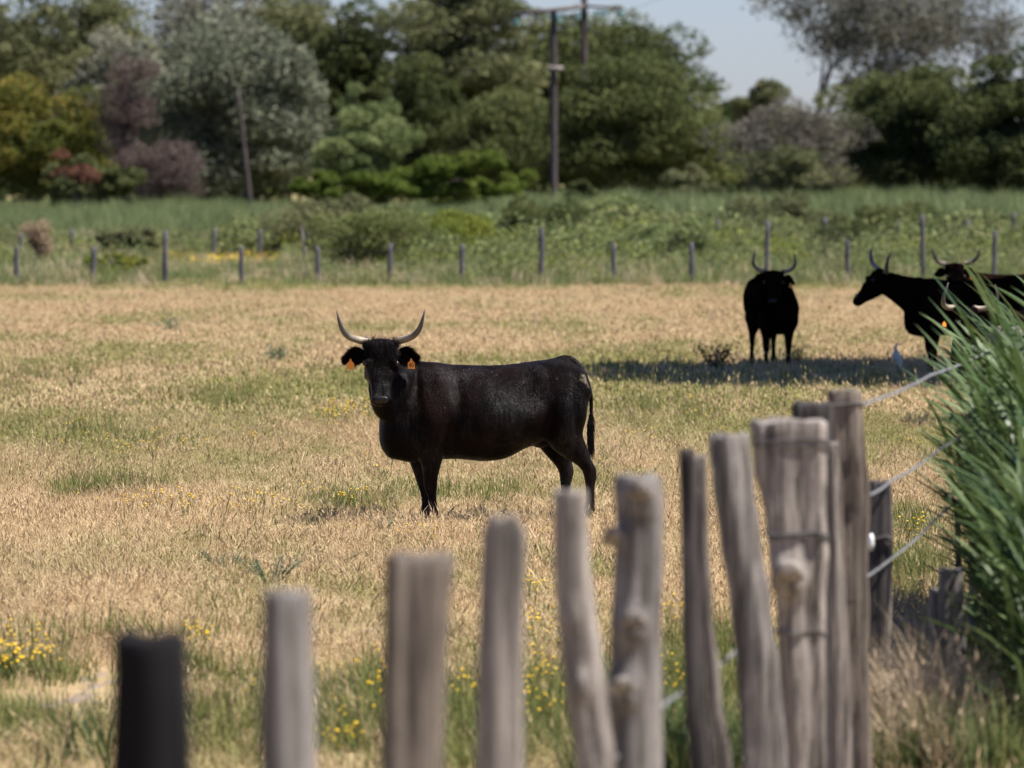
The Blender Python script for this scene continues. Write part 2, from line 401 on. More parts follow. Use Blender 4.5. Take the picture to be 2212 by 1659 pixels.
    ns = np.zeros(nv_*3, np.float32); me.vertices.foreach_get('normal', ns); ns = ns.reshape(-1, 3); off = np.zeros(nv_)
    for cx, cy, ly, rx, rz, am in [(1660, 830, .24, .17, .24, .030), (1700, 620, .20, .10, .07, .014), (1490, 590, .25, .06, .05, .030), (1780, 650, .16, .05, .07, .020), (790, 900, .24, .11, .16, .030), (740, 1060, .2, .10, .10, .026),
                                   (850, 640, .2, .05, .14, .016), (960, 700, .26, .05, .22, -.014), (1430, 720, .3, .10, .13, -.034), (1540, 760, .28, .07, .17, -.014), (1560, 960, .2, .05, .12, -.020), (660, 830, .2, .07, .22, -.014), (905, 1010, .25, .05, .14, -.018),
                                   (1140, 900, .33, .28, .25, .016), (1620, 1020, .2, .07, .06, .014), (1730, 900, .2, .03, .22, -.016), (1705, 505, .03, .06, .03, .010), (1815, 730, .10, .05, .05, .020), (620, 700, .2, .04, .18, .016), (700, 620, .2, .03, .16, -.014), (1330, 640, .28, .08, .05, .016), (1200, 1100, .2, .3, .06, -.012)]:
        for sy in (-1, 1):
            c = np.array(U(cx, cy, sy*ly)); d_ = (vs-c)/np.array([rx, .16, rz]); off += (1.5 if am > 0 else 2.1)*am*np.exp(-np.sum(d_*d_, 1))
    # faint ribs and skin folds
    off += .0011*np.sin(vs[:, 0]*58+vs[:, 2]*9+2*np.sin(vs[:, 2]*7))*(.5+.5*np.sin(vs[:, 0]*5+vs[:, 2]*6))*np.clip((vs[:, 0]+.5)*4, 0, 1)*np.clip((.45-vs[:, 0])*4, 0, 1)*np.clip((vs[:, 2]-.6)*4, 0, 1)
    off += .0035*np.sin(vs[:, 0]*40+vs[:, 2]*16)*np.clip((-.62-vs[:, 0])*6, 0, 1)*np.clip((-.98-vs[:, 0])*-20, 0, 1)
    for s_, wd_, dp_, rd, am in ((.17, .085, .03, .030, .012), (.215, .10, .0, .022, -.010), (.27, .075, -.02, .045, .010), (.33, .055, .01, .03, -.008), (.10, .04, .03, .04, .006), (.43, .0, .0, .03, -.004)):
        for sy in (-1, 1):
            c = np.array(H(s_*hs, sy*wd_*hs, dp_*hs)); off += am*np.exp(-np.sum((vs-c)**2, 1)/rd**2)
    vs = vs+ns*off[:, None].astype(np.float32); me.vertices.foreach_set('co', vs.ravel()); me.update()
    me.polygons.foreach_set('use_smooth', [True]*len(me.polygons))
    if not me.materials: me.materials.append(mat)
    # horns
    ht = math.radians(horn_tilt); up = (-a*math.cos(ht)+f*math.sin(ht)).normalized(); fw = (f*math.cos(ht)+a*math.sin(ht))
    for si, sy in enumerate((-1, 1)):
        pts = interp_st([(p[0], p[1], p[2]) for p in horn], 4); rad = [x[0] for x in interp_st([(r,) for r in hr], 4)]
        hb = MB(); n = len(pts)
        hb.tube([P+l*sy*p[0]+up*(p[1]-.01)+fw*(p[2]-.045) for p in pts], rad, 12, tone=[i/(n-1) for i in range(n)])
        hb.build('horn', M['horn'], root)
        # ear: cupped leaf
        V = []; T_ = []; Fs = []
        base = H(.085, sy*.115, -.075)
        ex = (l*sy*.97-up*(.10+earsag)+f*.05).normalized(); ey = (up-ex*up.dot(ex)).normalized(); ez = ex.cross(ey)*(1 if sy > 0 else -1)
        if ez.dot(f) < 0: ez = -ez
        nu, nv = 12, 9
        for side in (0, 1):
            for i in range(nu):
                u_ = i/(nu-1); wdt = .026+.052*math.sin(min(1, u_*1.12)*math.pi)**.8 if u_ < .93 else .02
                droop = -.05*max(0, u_-.55)**1.2*2
                for j in range(nv):
                    v_ = (j/(nv-1)-.5)*2
                    V.append(base+ex*(u_*.178)+ey*(v_*wdt*(1 if v_ > 0 else 1.0)+droop)+ez*((.035*v_*v_-.02)-.008*side)); T_.append(.3)
        for side in (0, 1):
            for i in range(nu-1):
                for j in range(nv-1):
                    p = side*nu*nv+i*nv+j; q = (p, p+nv, p+nv+1, p+1); Fs.append(q if side else q[::-1])
        # rim
        rim = [i*nv for i in range(nu)]+[(nu-1)*nv+j for j in range(1, nv)]+[i*nv+nv-1 for i in range(nu-2, -1, -1)]
        for k in range(len(rim)-1): Fs.append((rim[k], rim[k+1], rim[k+1]+nu*nv, rim[k]+nu*nv))
        ear = fast('ear', V, Fs, mat, root)
        if detail:
            hv = []; hf = []; tn = []; rr = random.Random(3+si)
            for k in range(1500):
                u_ = rr.random()**.7; v_ = rr.uniform(-1, 1); wdt = .026+.052*math.sin(min(1, u_*1.12)*math.pi)**.8 if u_ < .93 else .02
                p = base+ex*(u_*.178)+ey*(v_*wdt-.05*max(0, u_-.55)**1.2*2)+ez*(.035*v_*v_-.018)
                dr = (ex*rr.uniform(.2, 1)+ey*(v_*1.0+rr.uniform(-.4, .3))+ez*rr.uniform(.0, .7)).normalized()*rr.uniform(.02, .045)
                s_ = ez.cross(dr).normalized()*.0018
                b_ = len(hv); hv += [p-s_, p+s_, p+dr]; hf.append((b_, b_+1, b_+2)); t_ = rr.random(); tn += [t_]*3
            fast('ear_hair', hv, np.array(hf), M['hair'], ear, False, {'tone': tn})
        if tags[si]:
            c = base+ex*.125-ey*.066+ez*.032; mt = MB(); hw_, hh = (.027, .032) if detail else (.021, .025)
            n_ = ez*.5+f*.5; n_ = n_.normalized(); ux = Vector((0, 0, 1)).cross(n_).normalized()*(1); uy = n_.cross(ux)
            if uy.z < 0: uy = -uy; ux = -ux
            out = [(-hw_, -hh), (hw_, -hh), (hw_, hh*.45), (hw_*.35, hh*.95), (hw_*.2, hh*1.5), (-hw_*.2, hh*1.5), (-hw_*.35, hh*.95), (-hw_, hh*.45)]
            mt.ring_loft([[c+ux*x+uy*y-n_*.0015 for x, y in out], [c+ux*x+uy*y+n_*.0015 for x, y in out]])
            tg = mt.build('ear_tag', M['tag'], root, smooth=False)
            if detail and si == (0 if (ux.dot(l) > 0) or True else 1):
                cu = bpy.data.curves.new('tmp', 'FONT'); cu.body = '40'; cu.size = .05; cu.align_x = 'CENTER'; cu.align_y = 'CENTER'
                tmp = bpy.data.objects.new('tmp', cu); COL.objects.link(tmp); dg = bpy.context.evaluated_depsgraph_get()
                tm = bpy.data.meshes.new_from_object(tmp.evaluated_get(dg)); bpy.data.objects.remove(tmp)
                for v in tm.vertices: v.co = c+ux*v.co.x*.85+uy*(v.co.y-.004)+n_*.0028
                tm.materials.clear(); tm.materials.append(M['ink'])
                to = bpy.data.objects.new('tag_number', tm); COL.objects.link(to); to.parent = tg
        e = MB(); e.ell(H(.192, sy*.121, .012), (.021, .021, .021), 14, 10); e.build('eye', M['eye'], root)
        e = MB(); e.ell(H(.486, sy*.040, -.010), (.013, .013, .011), 10, 8); e.build('nostril', M['eye'], root)
    # nose pad
    e = MB(); rr = []
    for s, wd, d0 in ((.455, .034, .004), (.47, .050, .006), (.487, .054, -.002), (.503, .040, -.018)):
        rr.append([H(s, wd*math.cos(q), d0+.006*math.sin(q)) for q in [2*math.pi*k/14 for k in range(14)]])
    e.ring_loft(rr); e.build('nose_pad', M['nose'], root)
    # tail and its brush
    tl = [(1660, 530, 0, .030), (1700, 515, 0, .032), (1750, 530, -.01, .031), (1803, 585, -.02, .027), (1838, 660, -.03, .024), (1868, 760, -.03, .017), (1872, 880, -.03, .0135), (1864, 980, -.03, .018), (1864, 1050, -.03, .014)]
    tb = MB(); pp = interp_st([(*U(x, y), r) for x, y, _, r in tl], 4)
    tb.tube([(p[0]+tailswing*max(0, (1.2-p[2])), -.02, p[2]) for p in pp], [p[3] for p in pp], 10); tail = tb.build('tail', mat, root)
    hv = []; hf = []; tn = []; rr = random.Random(9)
    for k in range(700 if detail else 250):
        t_ = rr.random(); x, _, z = U(1870-10*math.sin(t_*3), 880+180*t_); r0 = .014
        x += tailswing*(1.2-z)
        p = Vector((x+rr.uniform(-r0, r0), -.02+rr.uniform(-r0, r0), z)); L = rr.uniform(.07, .17)
        q = p+Vector((rr.uniform(-.016, .022)+.008, rr.uniform(-.014, .014), -L)); mid = (p+q)/2+Vector((rr.uniform(-.012, .012), rr.uniform(-.01, .01), 0))
        s_ = Vector((.0022, 0, 0)); b_ = len(hv); hv += [p-s_, p+s_, mid+s_, mid-s_, q]; hf += [(b_, b_+1, b_+2, b_+3), (b_+3, b_+2, b_+4)]; tn += [rr.random()]*5
    fast('tail_brush', hv, hf, M['hair'], tail, False, {'tone': tn})
    if detail:
        # coat: short hairs lying along the hide, longer on neck, poll and topline
        vs = np.zeros(len(me.vertices)*3, np.float32); me.vertices.foreach_get('co', vs); vs = vs.reshape(-1, 3)
        ns = np.zeros(len(me.vertices)*3, np.float32); me.vertices.foreach_get('normal', ns); ns = ns.reshape(-1, 3)
        k = rng.integers(0, len(vs), 70000); p = vs[k]; n_ = ns[k]; keep = (p[:, 2] > .45) & (n_[:, 1] < .5); p = p[keep]; n_ = n_[keep]; m_ = len(p)
        p = p+rng.normal(0, .005, (m_, 3))*(1-np.abs(n_))
        flow = np.tile(np.array([[.45, 0, -.9]]), (m_, 1))+rng.normal(0, .22, (m_, 3)); flow -= n_*np.sum(flow*n_, 1, keepdims=True); flow /= np.linalg.norm(flow, axis=1, keepdims=True)+1e-6
        neckw = np.clip((-.62-p[:, 0])/.25, 0, 1); pollw = (np.linalg.norm(p-np.array(P+a*.03), axis=1) < .15)
        facew = (np.array([(Vector(q)-P).dot(f) for q in p]) > -.09) & (np.linalg.norm(p-np.array(P+a*.25), axis=1) < .33) & ~pollw
        L = (.016+.022*neckw+.022*pollw)*rng.uniform(.6, 1.3, m_); L[facew] *= .3; lift = (.16+.6*pollw+.12*rng.random(m_))
        lift[facew] = .08
        tip = p+(flow+n_*lift[:, None])*L[:, None]; sd = np.cross(flow, n_)*.0013
        HV = np.stack([p-sd-n_*.002, p+sd-n_*.002, tip], 1).reshape(-1, 3); HF = np.arange(m_*3).reshape(-1, 3)
        fast('coat_hair', HV, HF, M['hair'], root, False, {'tone': np.repeat(rng.random(m_)**2*(p[:, 0] > -.7)*.9+.05, 3)})
    return root

def X(cx): return U(cx, 0)[0]
def Zc(cy): return U(0, cy)[2]
def leg(pts, y): return [(X(cx), y+dy, Zc(cy), rx*1.2, ry*1.15) for cx, cy, dy, rx, ry in pts]
FORE = [(775, 700, 0, .04, .03), (775, 780, 0, .09, .055), (775, 860, 0, .12, .07), (785, 1000, 0, .115, .075), (795, 1120, 0, .088, .065), (795, 1200, 0, .066, .055), (790, 1290, .0, .049, .045), (792, 1345, 0, .043, .042), (800, 1400, 0, .030, .030), (808, 1470, 0, .030, .030), (806, 1510, 0, .038, .036), (803, 1540, 0, .036, .036), (795, 1562, 0, .045, .043), (792, 1580, 0, .052, .048)]
FORE2 = [(770, 900, 0, .12, .07), (765, 1060, 0, .11, .07), (745, 1180, 0, .080, .06), (750, 1260, 0, .058, .05), (762, 1340, 0, .045, .042), (768, 1400, 0, .030, .030), (775, 1470, 0, .030, .030), (772, 1510, 0, .038, .036), (768, 1540, 0, .036, .036), (762, 1562, 0, .045, .043), (760, 1580, 0, .052, .048)]
HINDN = [(1640, 600, 0, .05, .03), (1645, 660, 0, .11, .07), (1650, 740, 0, .15, .10), (1650, 880, 0, .165, .12), (1650, 1000, 0, .14, .105), (1715, 1100, 0, .115, .08), (1775, 1170, 0, .078, .058), (1830, 1225, 0, .053, .043), (1846, 1275, 0, .045, .038), (1846, 1350, 0, .033, .030), (1845, 1440, 0, .032, .030), (1842, 1500, 0, .039, .037), (1835, 1540, 0, .036, .036), (1825, 1562, 0, .045, .043), (1820, 1580, 0, .052, .048)]
HINDF_ = [(1640, 620, 0, .05, .03), (1640, 700, 0, .11, .07), (1640, 800, 0, .16, .10), (1640, 920, 0, .18, .12), (1615, 1040, 0, .15, .10), (1635, 1130, 0, .098, .07), (1670, 1200, 0, .066, .05), (1696, 1260, 0, .053, .043), (1695, 1310, 0, .043, .038), (1690, 1380, 0, .033, .030), (1688, 1450, 0, .032, .030), (1686, 1505, 0, .039, .037), (1680, 1540, 0, .036, .036), (1672, 1562, 0, .045, .043), (1668, 1580, 0, .052, .048)]
HINDF = [(c+int(34*min(1, max(0, (y-700)/400))), y, d, a, b) for c, y, d, a, b in HINDF_]
LEGS = [leg(FORE, -.13), leg([(c+18, y, d, a, b) for c, y, d, a, b in FORE2], .13), leg(HINDN, -.15), leg(HINDF, .15)]
# same stance, legs straight under the body
LEGS_SQ = [leg(FORE, -.155), leg([(c-20, y, d, a, b) for c, y, d, a, b in FORE], .155), leg(HINDN, -.16), leg([(c-120, y, d, a, b) for c, y, d, a, b in HINDN], .16)]

NECK_SIDE = [(-.58, 0, .95, .29, .21, -1, .0), (-.74, -.02, .98, .29, .175, -1, -.15), (-.87, -.08, 1.03, .255, .15, -1, -.6), (-.95, -.16, 1.055, .262, .125, -.7, -1), (-.99, -.22, 1.09, .25, .10, -.4, -1), (-1.01, -.27, 1.14, .20, .09, -.3, -1)]
NECK_LONG = [(-.58, 0, .91, .34, .21, -1, 0), (-.78, 0, .93, .33, .17, -1, 0), (-.96, 0, 1.02, .255, .145, -1, 0), (-1.14, 0, 1.12, .20, .12, -1, 0), (-1.29, 0, 1.19, .16, .11, -1, 0)]
NECK_FRONT = [(-.58, 0, .93, .31, .21, -1, 0), (-.74, 0, 1.0, .25, .17, -1, 0), (-.88, 0, 1.07, .205, .145, -1, 0), (-.98, 0, 1.12, .175, .125, -1, 0), (-1.04, 0, 1.15, .14, .11, -1, 0)]
YAW = math.radians(9)
P0 = at(1096, 1125, gd(1125)); P0.z = 0
make_cow('glossy black cow standing alone mid-pasture, its long-horned head turned to the camera', P0, YAW, None, (-1.035, -.30, 1.42), (-.04, -.36, -.93), (-.12, -.93, .36),
         [(x-.03, y, z, rv, rl, dx, dy) for x, y, z, rv, rl, dx, dy in NECK_SIDE], M['hide'], LEGS)
# cow facing the camera in the tree's shade
p = at(1667, 790, 77.0)
c2 = make_cow('black cow seen head-on in shade with round upturned horns beside the dark bush', (p.x-.02, 77.2, 0), math.radians(90+7), None, (-.98, .11, 1.33), (-.55, .12, -.83), (-.83, .12, .55),
              [(a_, b_+.11*i/4, c_, d_, e_, f_, g_) for i, (a_, b_, c_, d_, e_, f_, g_) in enumerate(NECK_FRONT)], M['hide_plain'], LEGS_SQ, detail=False, voxel=.018, tags=(1, 0),
              horn=[(.105, -.015, 0), (.16, -.005, .01), (.215, .02, .03), (.262, .07, .05), (.282, .13, .055), (.278, .19, .045), (.262, .245, .03), (.255, .27, .02)])
# profile cow
p = at(2040, 780, 75.5)
make_cow('black cow in profile facing left with forward-curved horns, standing behind the egret', (p.x+.46, 75.5, 0), math.radians(3), None, (-1.33, -.03, 1.37), (-.66, -.10, -.74), (-.74, -.26, .66),
         NECK_LONG, M['hide_plain'], LEGS_SQ, detail=False, voxel=.018, tags=(0, 0), horn_tilt=36, hs=1.14, hr=[v*1.25 for v in HR])
# cow behind facing the camera, body running right
p = at(2240, 780, 77.5)
make_cow('black cow at the far right looking at the camera over the one in profile', (p.x-.03, 79.5, 0), math.radians(10), None, (-1.04, -.30, 1.37), (-.04, -.36, -.93), (-.12, -.93, .36),
         NECK_SIDE, M['hide_plain'], LEGS_SQ, detail=False, voxel=.018, tags=(1, 0), hr=[v*1.15 for v in HR])
# nearer sunlit cow mostly behind the reeds
p = at(2200, 900, 60.0)
make_cow('black cow lit by sun behind the reeds, its pale curved horn and orange tag showing', (p.x+.22, 60.5, 0), math.radians(28), None, (-1.06, -.30, 1.27), (-.10, -.45, -.88), (-.10, -.88, .45),
         [(x, y, z-.12*i/5, rv, rl, dx, dy) for i, (x, y, z, rv, rl, dx, dy) in enumerate(NECK_SIDE)], M['hide_plain'], LEGS_SQ, detail=False, voxel=.016, tags=(0, 1),
         horn=[(.105, -.015, 0), (.16, -.02, .01), (.22, -.005, .03), (.275, .04, .06), (.30, .10, .085), (.305, .16, .09), (.29, .22, .08), (.27, .28, .05)])

# ------------------------------------------------------------------ egret
def egret():
    b = at(1938, 812, gd(812)); root = empty('egret', (b.x, b.y, 0)); tag(root, 'small pale egret standing upright on shaded grass by the cows', 'bird')
    mb = MB(); st = [(.03, .13, .010, .010), (.025, .15, .035, .03), (.015, .19, .055, .048), (.0, .25, .058, .05), (-.012, .30, .045, .04), (-.018, .335, .026, .024), (-.02, .36, .019, .018), (-.016, .39, .017, .017), (-.006, .412, .022, .02), (.012, .422, .018, .016), (.026, .42, .008, .008)]
    rings = [[(x+rx*math.cos(q), ry*math.sin(q), z) for q in [2*math.pi*k/12 for k in range(12)]] for x, z, rx, ry in interp_st(st, 3)]
    mb.ring_loft(rings); mb.build('body', M['feather'], root)
    m2 = MB(); m2.tube([(.024, 0, .42), (.06, 0, .413), (.085, 0, .405)], [.0085, .005, .001], 8); m2.build('beak', M['beak'], root)
    for s in (-1, 1):
        m3 = MB(); m3.tube([(.012, s*.02, .16), (.015, s*.022, .09), (.005, s*.02, 0.0)], [.006, .004, .004], 6); m3.tube([(.005, s*.02, .004), (.045, s*.022, .003)], .003, 5); m3.build('leg', M['birdleg'], root)
    m4 = MB(); rr = [[(x+rx*math.cos(q), -.048+ry*math.sin(q), z) for q in [2*math.pi*k/10 for k in range(10)]] for x, z, rx, ry in ((.045, .10, .006, .005), (.035, .14, .022, .01), (.01, .22, .036, .014), (-.005, .28, .022, .01))]
    m4.ring_loft(rr); m4.build('wing', M['feather'], root)
egret()

# ------------------------------------------------------------------ scatter of grass (instances, nobody could count it)
SRC = {}
def source_collection(name, objs):
    c = bpy.data.collections.new(name)
    for o in objs: c.objects.link(o)
    return c
def scatter(name, pts, rz, tilt, scl, vid, coll):
    me = bpy.data.meshes.new(name); n = len(pts); me.vertices.add(n); me.vertices.foreach_set('co', np.asarray(pts, np.float32).ravel())
    rot = np.stack([tilt[:, 0], tilt[:, 1], rz], 1).astype(np.float32)
    a = me.attributes.new('rot', 'FLOAT_VECTOR', 'POINT'); a.data.foreach_set('vector', rot.ravel())
    a = me.attributes.new('scl', 'FLOAT_VECTOR', 'POINT'); a.data.foreach_set('vector', np.asarray(scl, np.float32).ravel())
    a = me.attributes.new('vid', 'INT', 'POINT'); a.data.foreach_set('value', np.asarray(vid, np.int32))
    o = bpy.data.objects.new(name, me); COL.objects.link(o)
    ng = bpy.data.node_groups.new(name, 'GeometryNodeTree')
    ng.interface.new_socket('Geometry', in_out='INPUT', socket_type='NodeSocketGeometry'); ng.interface.new_socket('Geometry', in_out='OUTPUT', socket_type='NodeSocketGeometry')
    gi = ng.nodes.new('NodeGroupInput'); go = ng.nodes.new('NodeGroupOutput'); ip = ng.nodes.new('GeometryNodeInstanceOnPoints'); ci = ng.nodes.new('GeometryNodeCollectionInfo')
    ci.inputs['Collection'].default_value = coll; ci.inputs['Separate Children'].default_value = True; ci.inputs['Reset Children'].default_value = True
    ip.inputs['Pick Instance'].default_value = True
    def na(nm, t):
        x = ng.nodes.new('GeometryNodeInputNamedAttribute'); x.data_type = t; x.inputs['Name'].default_value = nm; return x.outputs['Attribute']
    ng.links.new(gi.outputs[0], ip.inputs['Points']); ng.links.new(ci.outputs[0], ip.inputs['Instance'])
    ng.links.new(na('vid', 'INT'), ip.inputs['Instance Index']); ng.links.new(na('rot', 'FLOAT_VECTOR'), ip.inputs['Rotation']); ng.links.new(na('scl', 'FLOAT_VECTOR'), ip.inputs['Scale'])
    ng.links.new(ip.outputs[0], go.inputs[0])
    md = o.modifiers.new('scatter', 'NODES'); md.node_group = ng
    return o
def blades(n, R, h0, h1, wd, bend, seed, seg=3, mat=None, name='grass_tuft', heads=0.0, lean=(0, 0)):
    r = np.random.default_rng(seed); V = []; Fs = []; T = []
    for i in range(n):
        q = r.uniform(0, 6.283); rr = R*math.sqrt(r.random()); bx, by = rr*math.cos(q), rr*math.sin(q)
        h = r.uniform(h0, h1); a = r.uniform(0, 6.283); bd = r.uniform(.2, 1)*bend*h; ax, ay = math.cos(a), math.sin(a); px, py = -ay*wd/2, ax*wd/2
        t0 = r.random(); b0 = len(V); ww = r.uniform(.7, 1.3)
        for k in range(seg+1):
            t = k/seg; s = (1-t**2.2)*ww
            x = bx+ax*bd*t*t+lean[0]*h*t; y = by+ay*bd*t*t+lean[1]*h*t; z = h*(t-.25*bend*t*t)-.01
            if k == seg: V.append((x, y, z)); T.append(t0)
            else: V += [(x-px*s, y-py*s, z), (x+px*s, y+py*s, z)]; T += [t0, t0]
        for k in range(seg-1):
            p = b0+2*k; Fs.append((p, p+1, p+3, p+2))
        p = b0+2*(seg-1); Fs.append((p, p+1, p+2))
        if r.random() < heads:   # a seed head
            tx, ty, tz = V[-1]; b1 = len(V); hw = wd*1.7; V += [(tx-hw, ty, tz), (tx, ty-hw, tz-.02), (tx+hw, ty, tz), (tx, ty+hw, tz-.02), (tx+ax*.008, ty, tz+.03), (tx, ty, tz-.03)]
            T += [t0]*6
            for u_, v_ in ((0, 1), (1, 2), (2, 3), (3, 0)): Fs += [(b1+u_, b1+v_, b1+4), (b1+v_, b1+u_, b1+5)]
    return fast(name, V, Fs, mat, None, False, {'tone': T}, link=False)

def field_points(y0, y1, dens, margin=1.3, power=1.0):
    """points on the ground inside the widened view between depths y0 and y1"""
    k = 1106/F
    area = k*(y1*y1-y0*y0)+2*margin*(y1-y0); n = int(area*dens)
    y = np.sqrt(rng.uniform(y0*y0, y1*y1, int(n*1.0))); x = rng.uniform(-1, 1, len(y))*(k*y+margin)
    return np.stack([x, y, np.zeros_like(x)], 1)
def mudclear(P):
    k = np.ones(len(P), bool)
    for o in bpy.data.objects:
        if o.name.startswith('mud_patch'):
            vs = np.array([v.co[:] for v in o.data.vertices]); c = (vs.min(0)+vs.max(0))/2; h = (vs.max(0)-vs.min(0))/2
            k &= (((P[:, 0]-c[0])/h[0])**2+((P[:, 1]-c[1])/h[1])**2 > .95) | (rng.random(len(P)) < .04)
    return P[k]
def do_scatter(name, P, coll, nv, s0, s1, tl=.18, zs=None, patchy=False):
    n = len(P); s = rng.uniform(s0, s1, n)
    if patchy: s *= .92+.22*np.sin(P[:, 0]*2.1+1.3*np.sin(P[:, 1]*.7))*np.sin(P[:, 1]*1.3+P[:, 0])+.16*np.sin(P[:, 0]*5.3+P[:, 1]*2.9)
    sc = np.stack([s, s, s*(zs if zs is not None else rng.uniform(.75, 1.25, n))], 1)
    return scatter(name, P, rng.uniform(0, 6.283, n), rng.normal(0, tl, (n, 2)), sc, rng.integers(0, nv, n), coll)
tufts = [blades(40, .14, .03, .10, .0036, 1.5, 11+i, 3, M['grass'], heads=.06) for i in range(4)]+[blades(26, .13, .04, .17, .0032, .9, 31+i, 3, M['grass'], heads=.2) for i in range(2)]
Ct = source_collection('grass_tufts', tufts)
P_ = mudclear(field_points(23.5, 40, 125)); o = do_scatter('grass', P_, Ct, 6, .6, 1.12, .4, None, True); tag(o, 'dry straw and green grass of the near pasture', 'grass', kind='stuff')
P_ = field_points(40, 62, 120); o = do_scatter('grass', P_, Ct, 6, .6, 1.12, .4, None, True); tag(o, 'dry straw grass round the nearest cow', 'grass', kind='stuff')
tufts2 = [blades(34, .24, .04, .10, .008, 1.6, 51+i, 2, M['grass'], heads=.1) for i in range(4)]
Ct2 = source_collection('grass_tufts_far', tufts2)
P_ = field_points(62, 132, 28); o = do_scatter('grass', P_, Ct2, 4, .8, 1.3); tag(o, 'tan and yellow green grass of the far pasture up to the wire fence', 'grass', kind='stuff')
# sparse tall seed stems and green tussocks
stems = [blades(3, .03, .22, .42, .0035, .35, 71+i, 4, M['grass'], heads=1.0, name='seed_stem') for i in range(3)]
Cs = source_collection('seed_stems', stems)
P_ = field_points(25, 80, 2.2); P_ = P_[~((P_[:, 1] > 41.5) & (P_[:, 1] < 45) & (P_[:, 0] > -1.1) & (P_[:, 0] < .9) & (rng.random(len(P_)) < .8))]; o = do_scatter('seed_stems', P_, Cs, 3, .7, 1.15); tag(o, 'thin dry seed stems standing above the pasture grass', 'grass', kind='stuff')
M['gg'] = leaf_mat('fresh_grass', (.065, .088, .024), (.13, .15, .045), (.26, .24, .09), .3)
gts = [blades(40, .13, .08, .24, .0055, .6, 91+i, 3, M['gg'], name='green_tussock') for i in range(3)]
Cg = source_collection('green_tussocks', gts)
Q = []
for (x, y, n, sx, sy) in [(230, 1062, 34, .22, .45), (180, 1075, 14, .15, .3), (740, 1100, 14, .35, .4), (60, 930, 30, .4, 1.5), (250, 955, 26, .5, 1.2), (870, 830, 60, .6, 2.0), (500, 870, 50, .7, 2.0), (100, 820, 50, .5, 2), (1980, 1250, 130, .28, 1.6), (1960, 1150, 30, .2, 1), (1380, 890, 60, .8, 2.0),
                          (1000, 1080, 30, .5, .6), (300, 1380, 20, .3, .5), (60, 1450, 30, .3, .6), (500, 1580, 80, .35, .8), (760, 1560, 105, .25, .9), (430, 1470, 24, .2, .5), (1140, 1550, 110, .3, 1.0), (1330, 1560, 110, .25, .9), (1470, 1500, 150, .25, .9), (20, 1590, 60, .3, .6), (990, 1600, 120, .2, .7), (1560, 1420, 50, .1, .6)]:
    d = gd(y); c = at(x, y, d); Q.append(np.stack([rng.normal(c.x, sx, n), np.clip(rng.normal(c.y, sy, n), 25.0, None), np.zeros(n)], 1))
o = do_scatter('green_grass', np.concatenate(Q), Cg, 3, .7, 1.3); tag(o, 'fresh green grass clumps among the straw', 'grass', kind='stuff')

# yellow flowers
def flower_src(seed, h0, h1, heads):
    r = np.random.default_rng(seed); mb = MB(); mf = MB()
    for i in range(heads):
        a = r.uniform(0, 6.283); rr = r.uniform(0, .05); h = r.uniform(h0, h1); tx, ty = rr*math.cos(a)*2, rr*math.sin(a)*2
        mb.tube([(rr*.3, 0, 0), (tx*.6, ty*.6, h*.6), (tx, ty, h)], [.002, .0016, .0012], 4)
        s = r.uniform(.005, .0095); mf.ell((tx, ty, h), (s, s, s*.45), 8, 4)
    o1 = mb.build('flower_stem', M['stem'], None, link=False); n = len(mb.V)
    V = mb.V+mf.V; Fs = mb.F+[tuple(i+n for i in f) for f in mf.F]
    o = fast('flower', V, Fs, M['stem'], None, False, {'tone': [.5]*len(V)}, link=False); o.data.materials.append(M['yellow'])
    mi = np.zeros(len(Fs), np.int32); mi[len(mb.F):] = 1; o.data.polygons.foreach_set('material_index', mi); bpy.data.objects.remove(o1)
    return o
Cf = source_collection('flowers', [flower_src(201+i, .12, .20, 3) for i in range(3)])
Q = []
for (x, y, n, sx, sy) in [(740, 918, 34, .10, .7), (760, 935, 10, .2, .8), (300, 1000, 9, .08, .3), (450, 1128, 22, .30, .22), (640, 1108, 12, .22, .25), (340, 1112, 7, .12, .2), (130, 975, 12, .6, 1.0), (500, 960, 14, .9, 2.0), (820, 1010, 5, .15, .4), (920, 1190, 6, .3, .5), (1170, 1000, 8, .9, 2), (1550, 930, 8, .5, 2), (20, 1445, 13, .05, .22), (90, 1475, 8, .04, .1), (10, 1475, 6, .03, .1), (430, 1425, 9, .04, .2),
                          (1160, 1310, 8, .03, .3), (1175, 1400, 12, .05, .5), (1170, 1500, 16, .06, .5), (1150, 1580, 9, .06, .3), (760, 1640, 9, .05, .2), (800, 1560, 10, .1, .3), (1000, 1560, 12, .06, .4), (1448, 1372, 4, .01, .05), (1450, 1530, 12, .06, .3), (2000, 1190, 6, .1, .5), (1920, 980, 6, .3, 1), (700, 1500, 8, .15, .5)]:
    d = gd(y)+ (0 if y < 1250 else .8); c = at(x, y, gd(y)); Q.append(np.stack([rng.normal(c.x, sx*1.4, n), np.clip(rng.normal(c.y, sy*1.2, n), 24.8, None), np.zeros(n)], 1))
Q = np.concatenate(Q); o = do_scatter('yellow_flowers', Q, Cf, 3, .85, 1.3, .1); tag(o, 'small yellow flowers dotted through the pasture grass', 'flowers', kind='stuff')

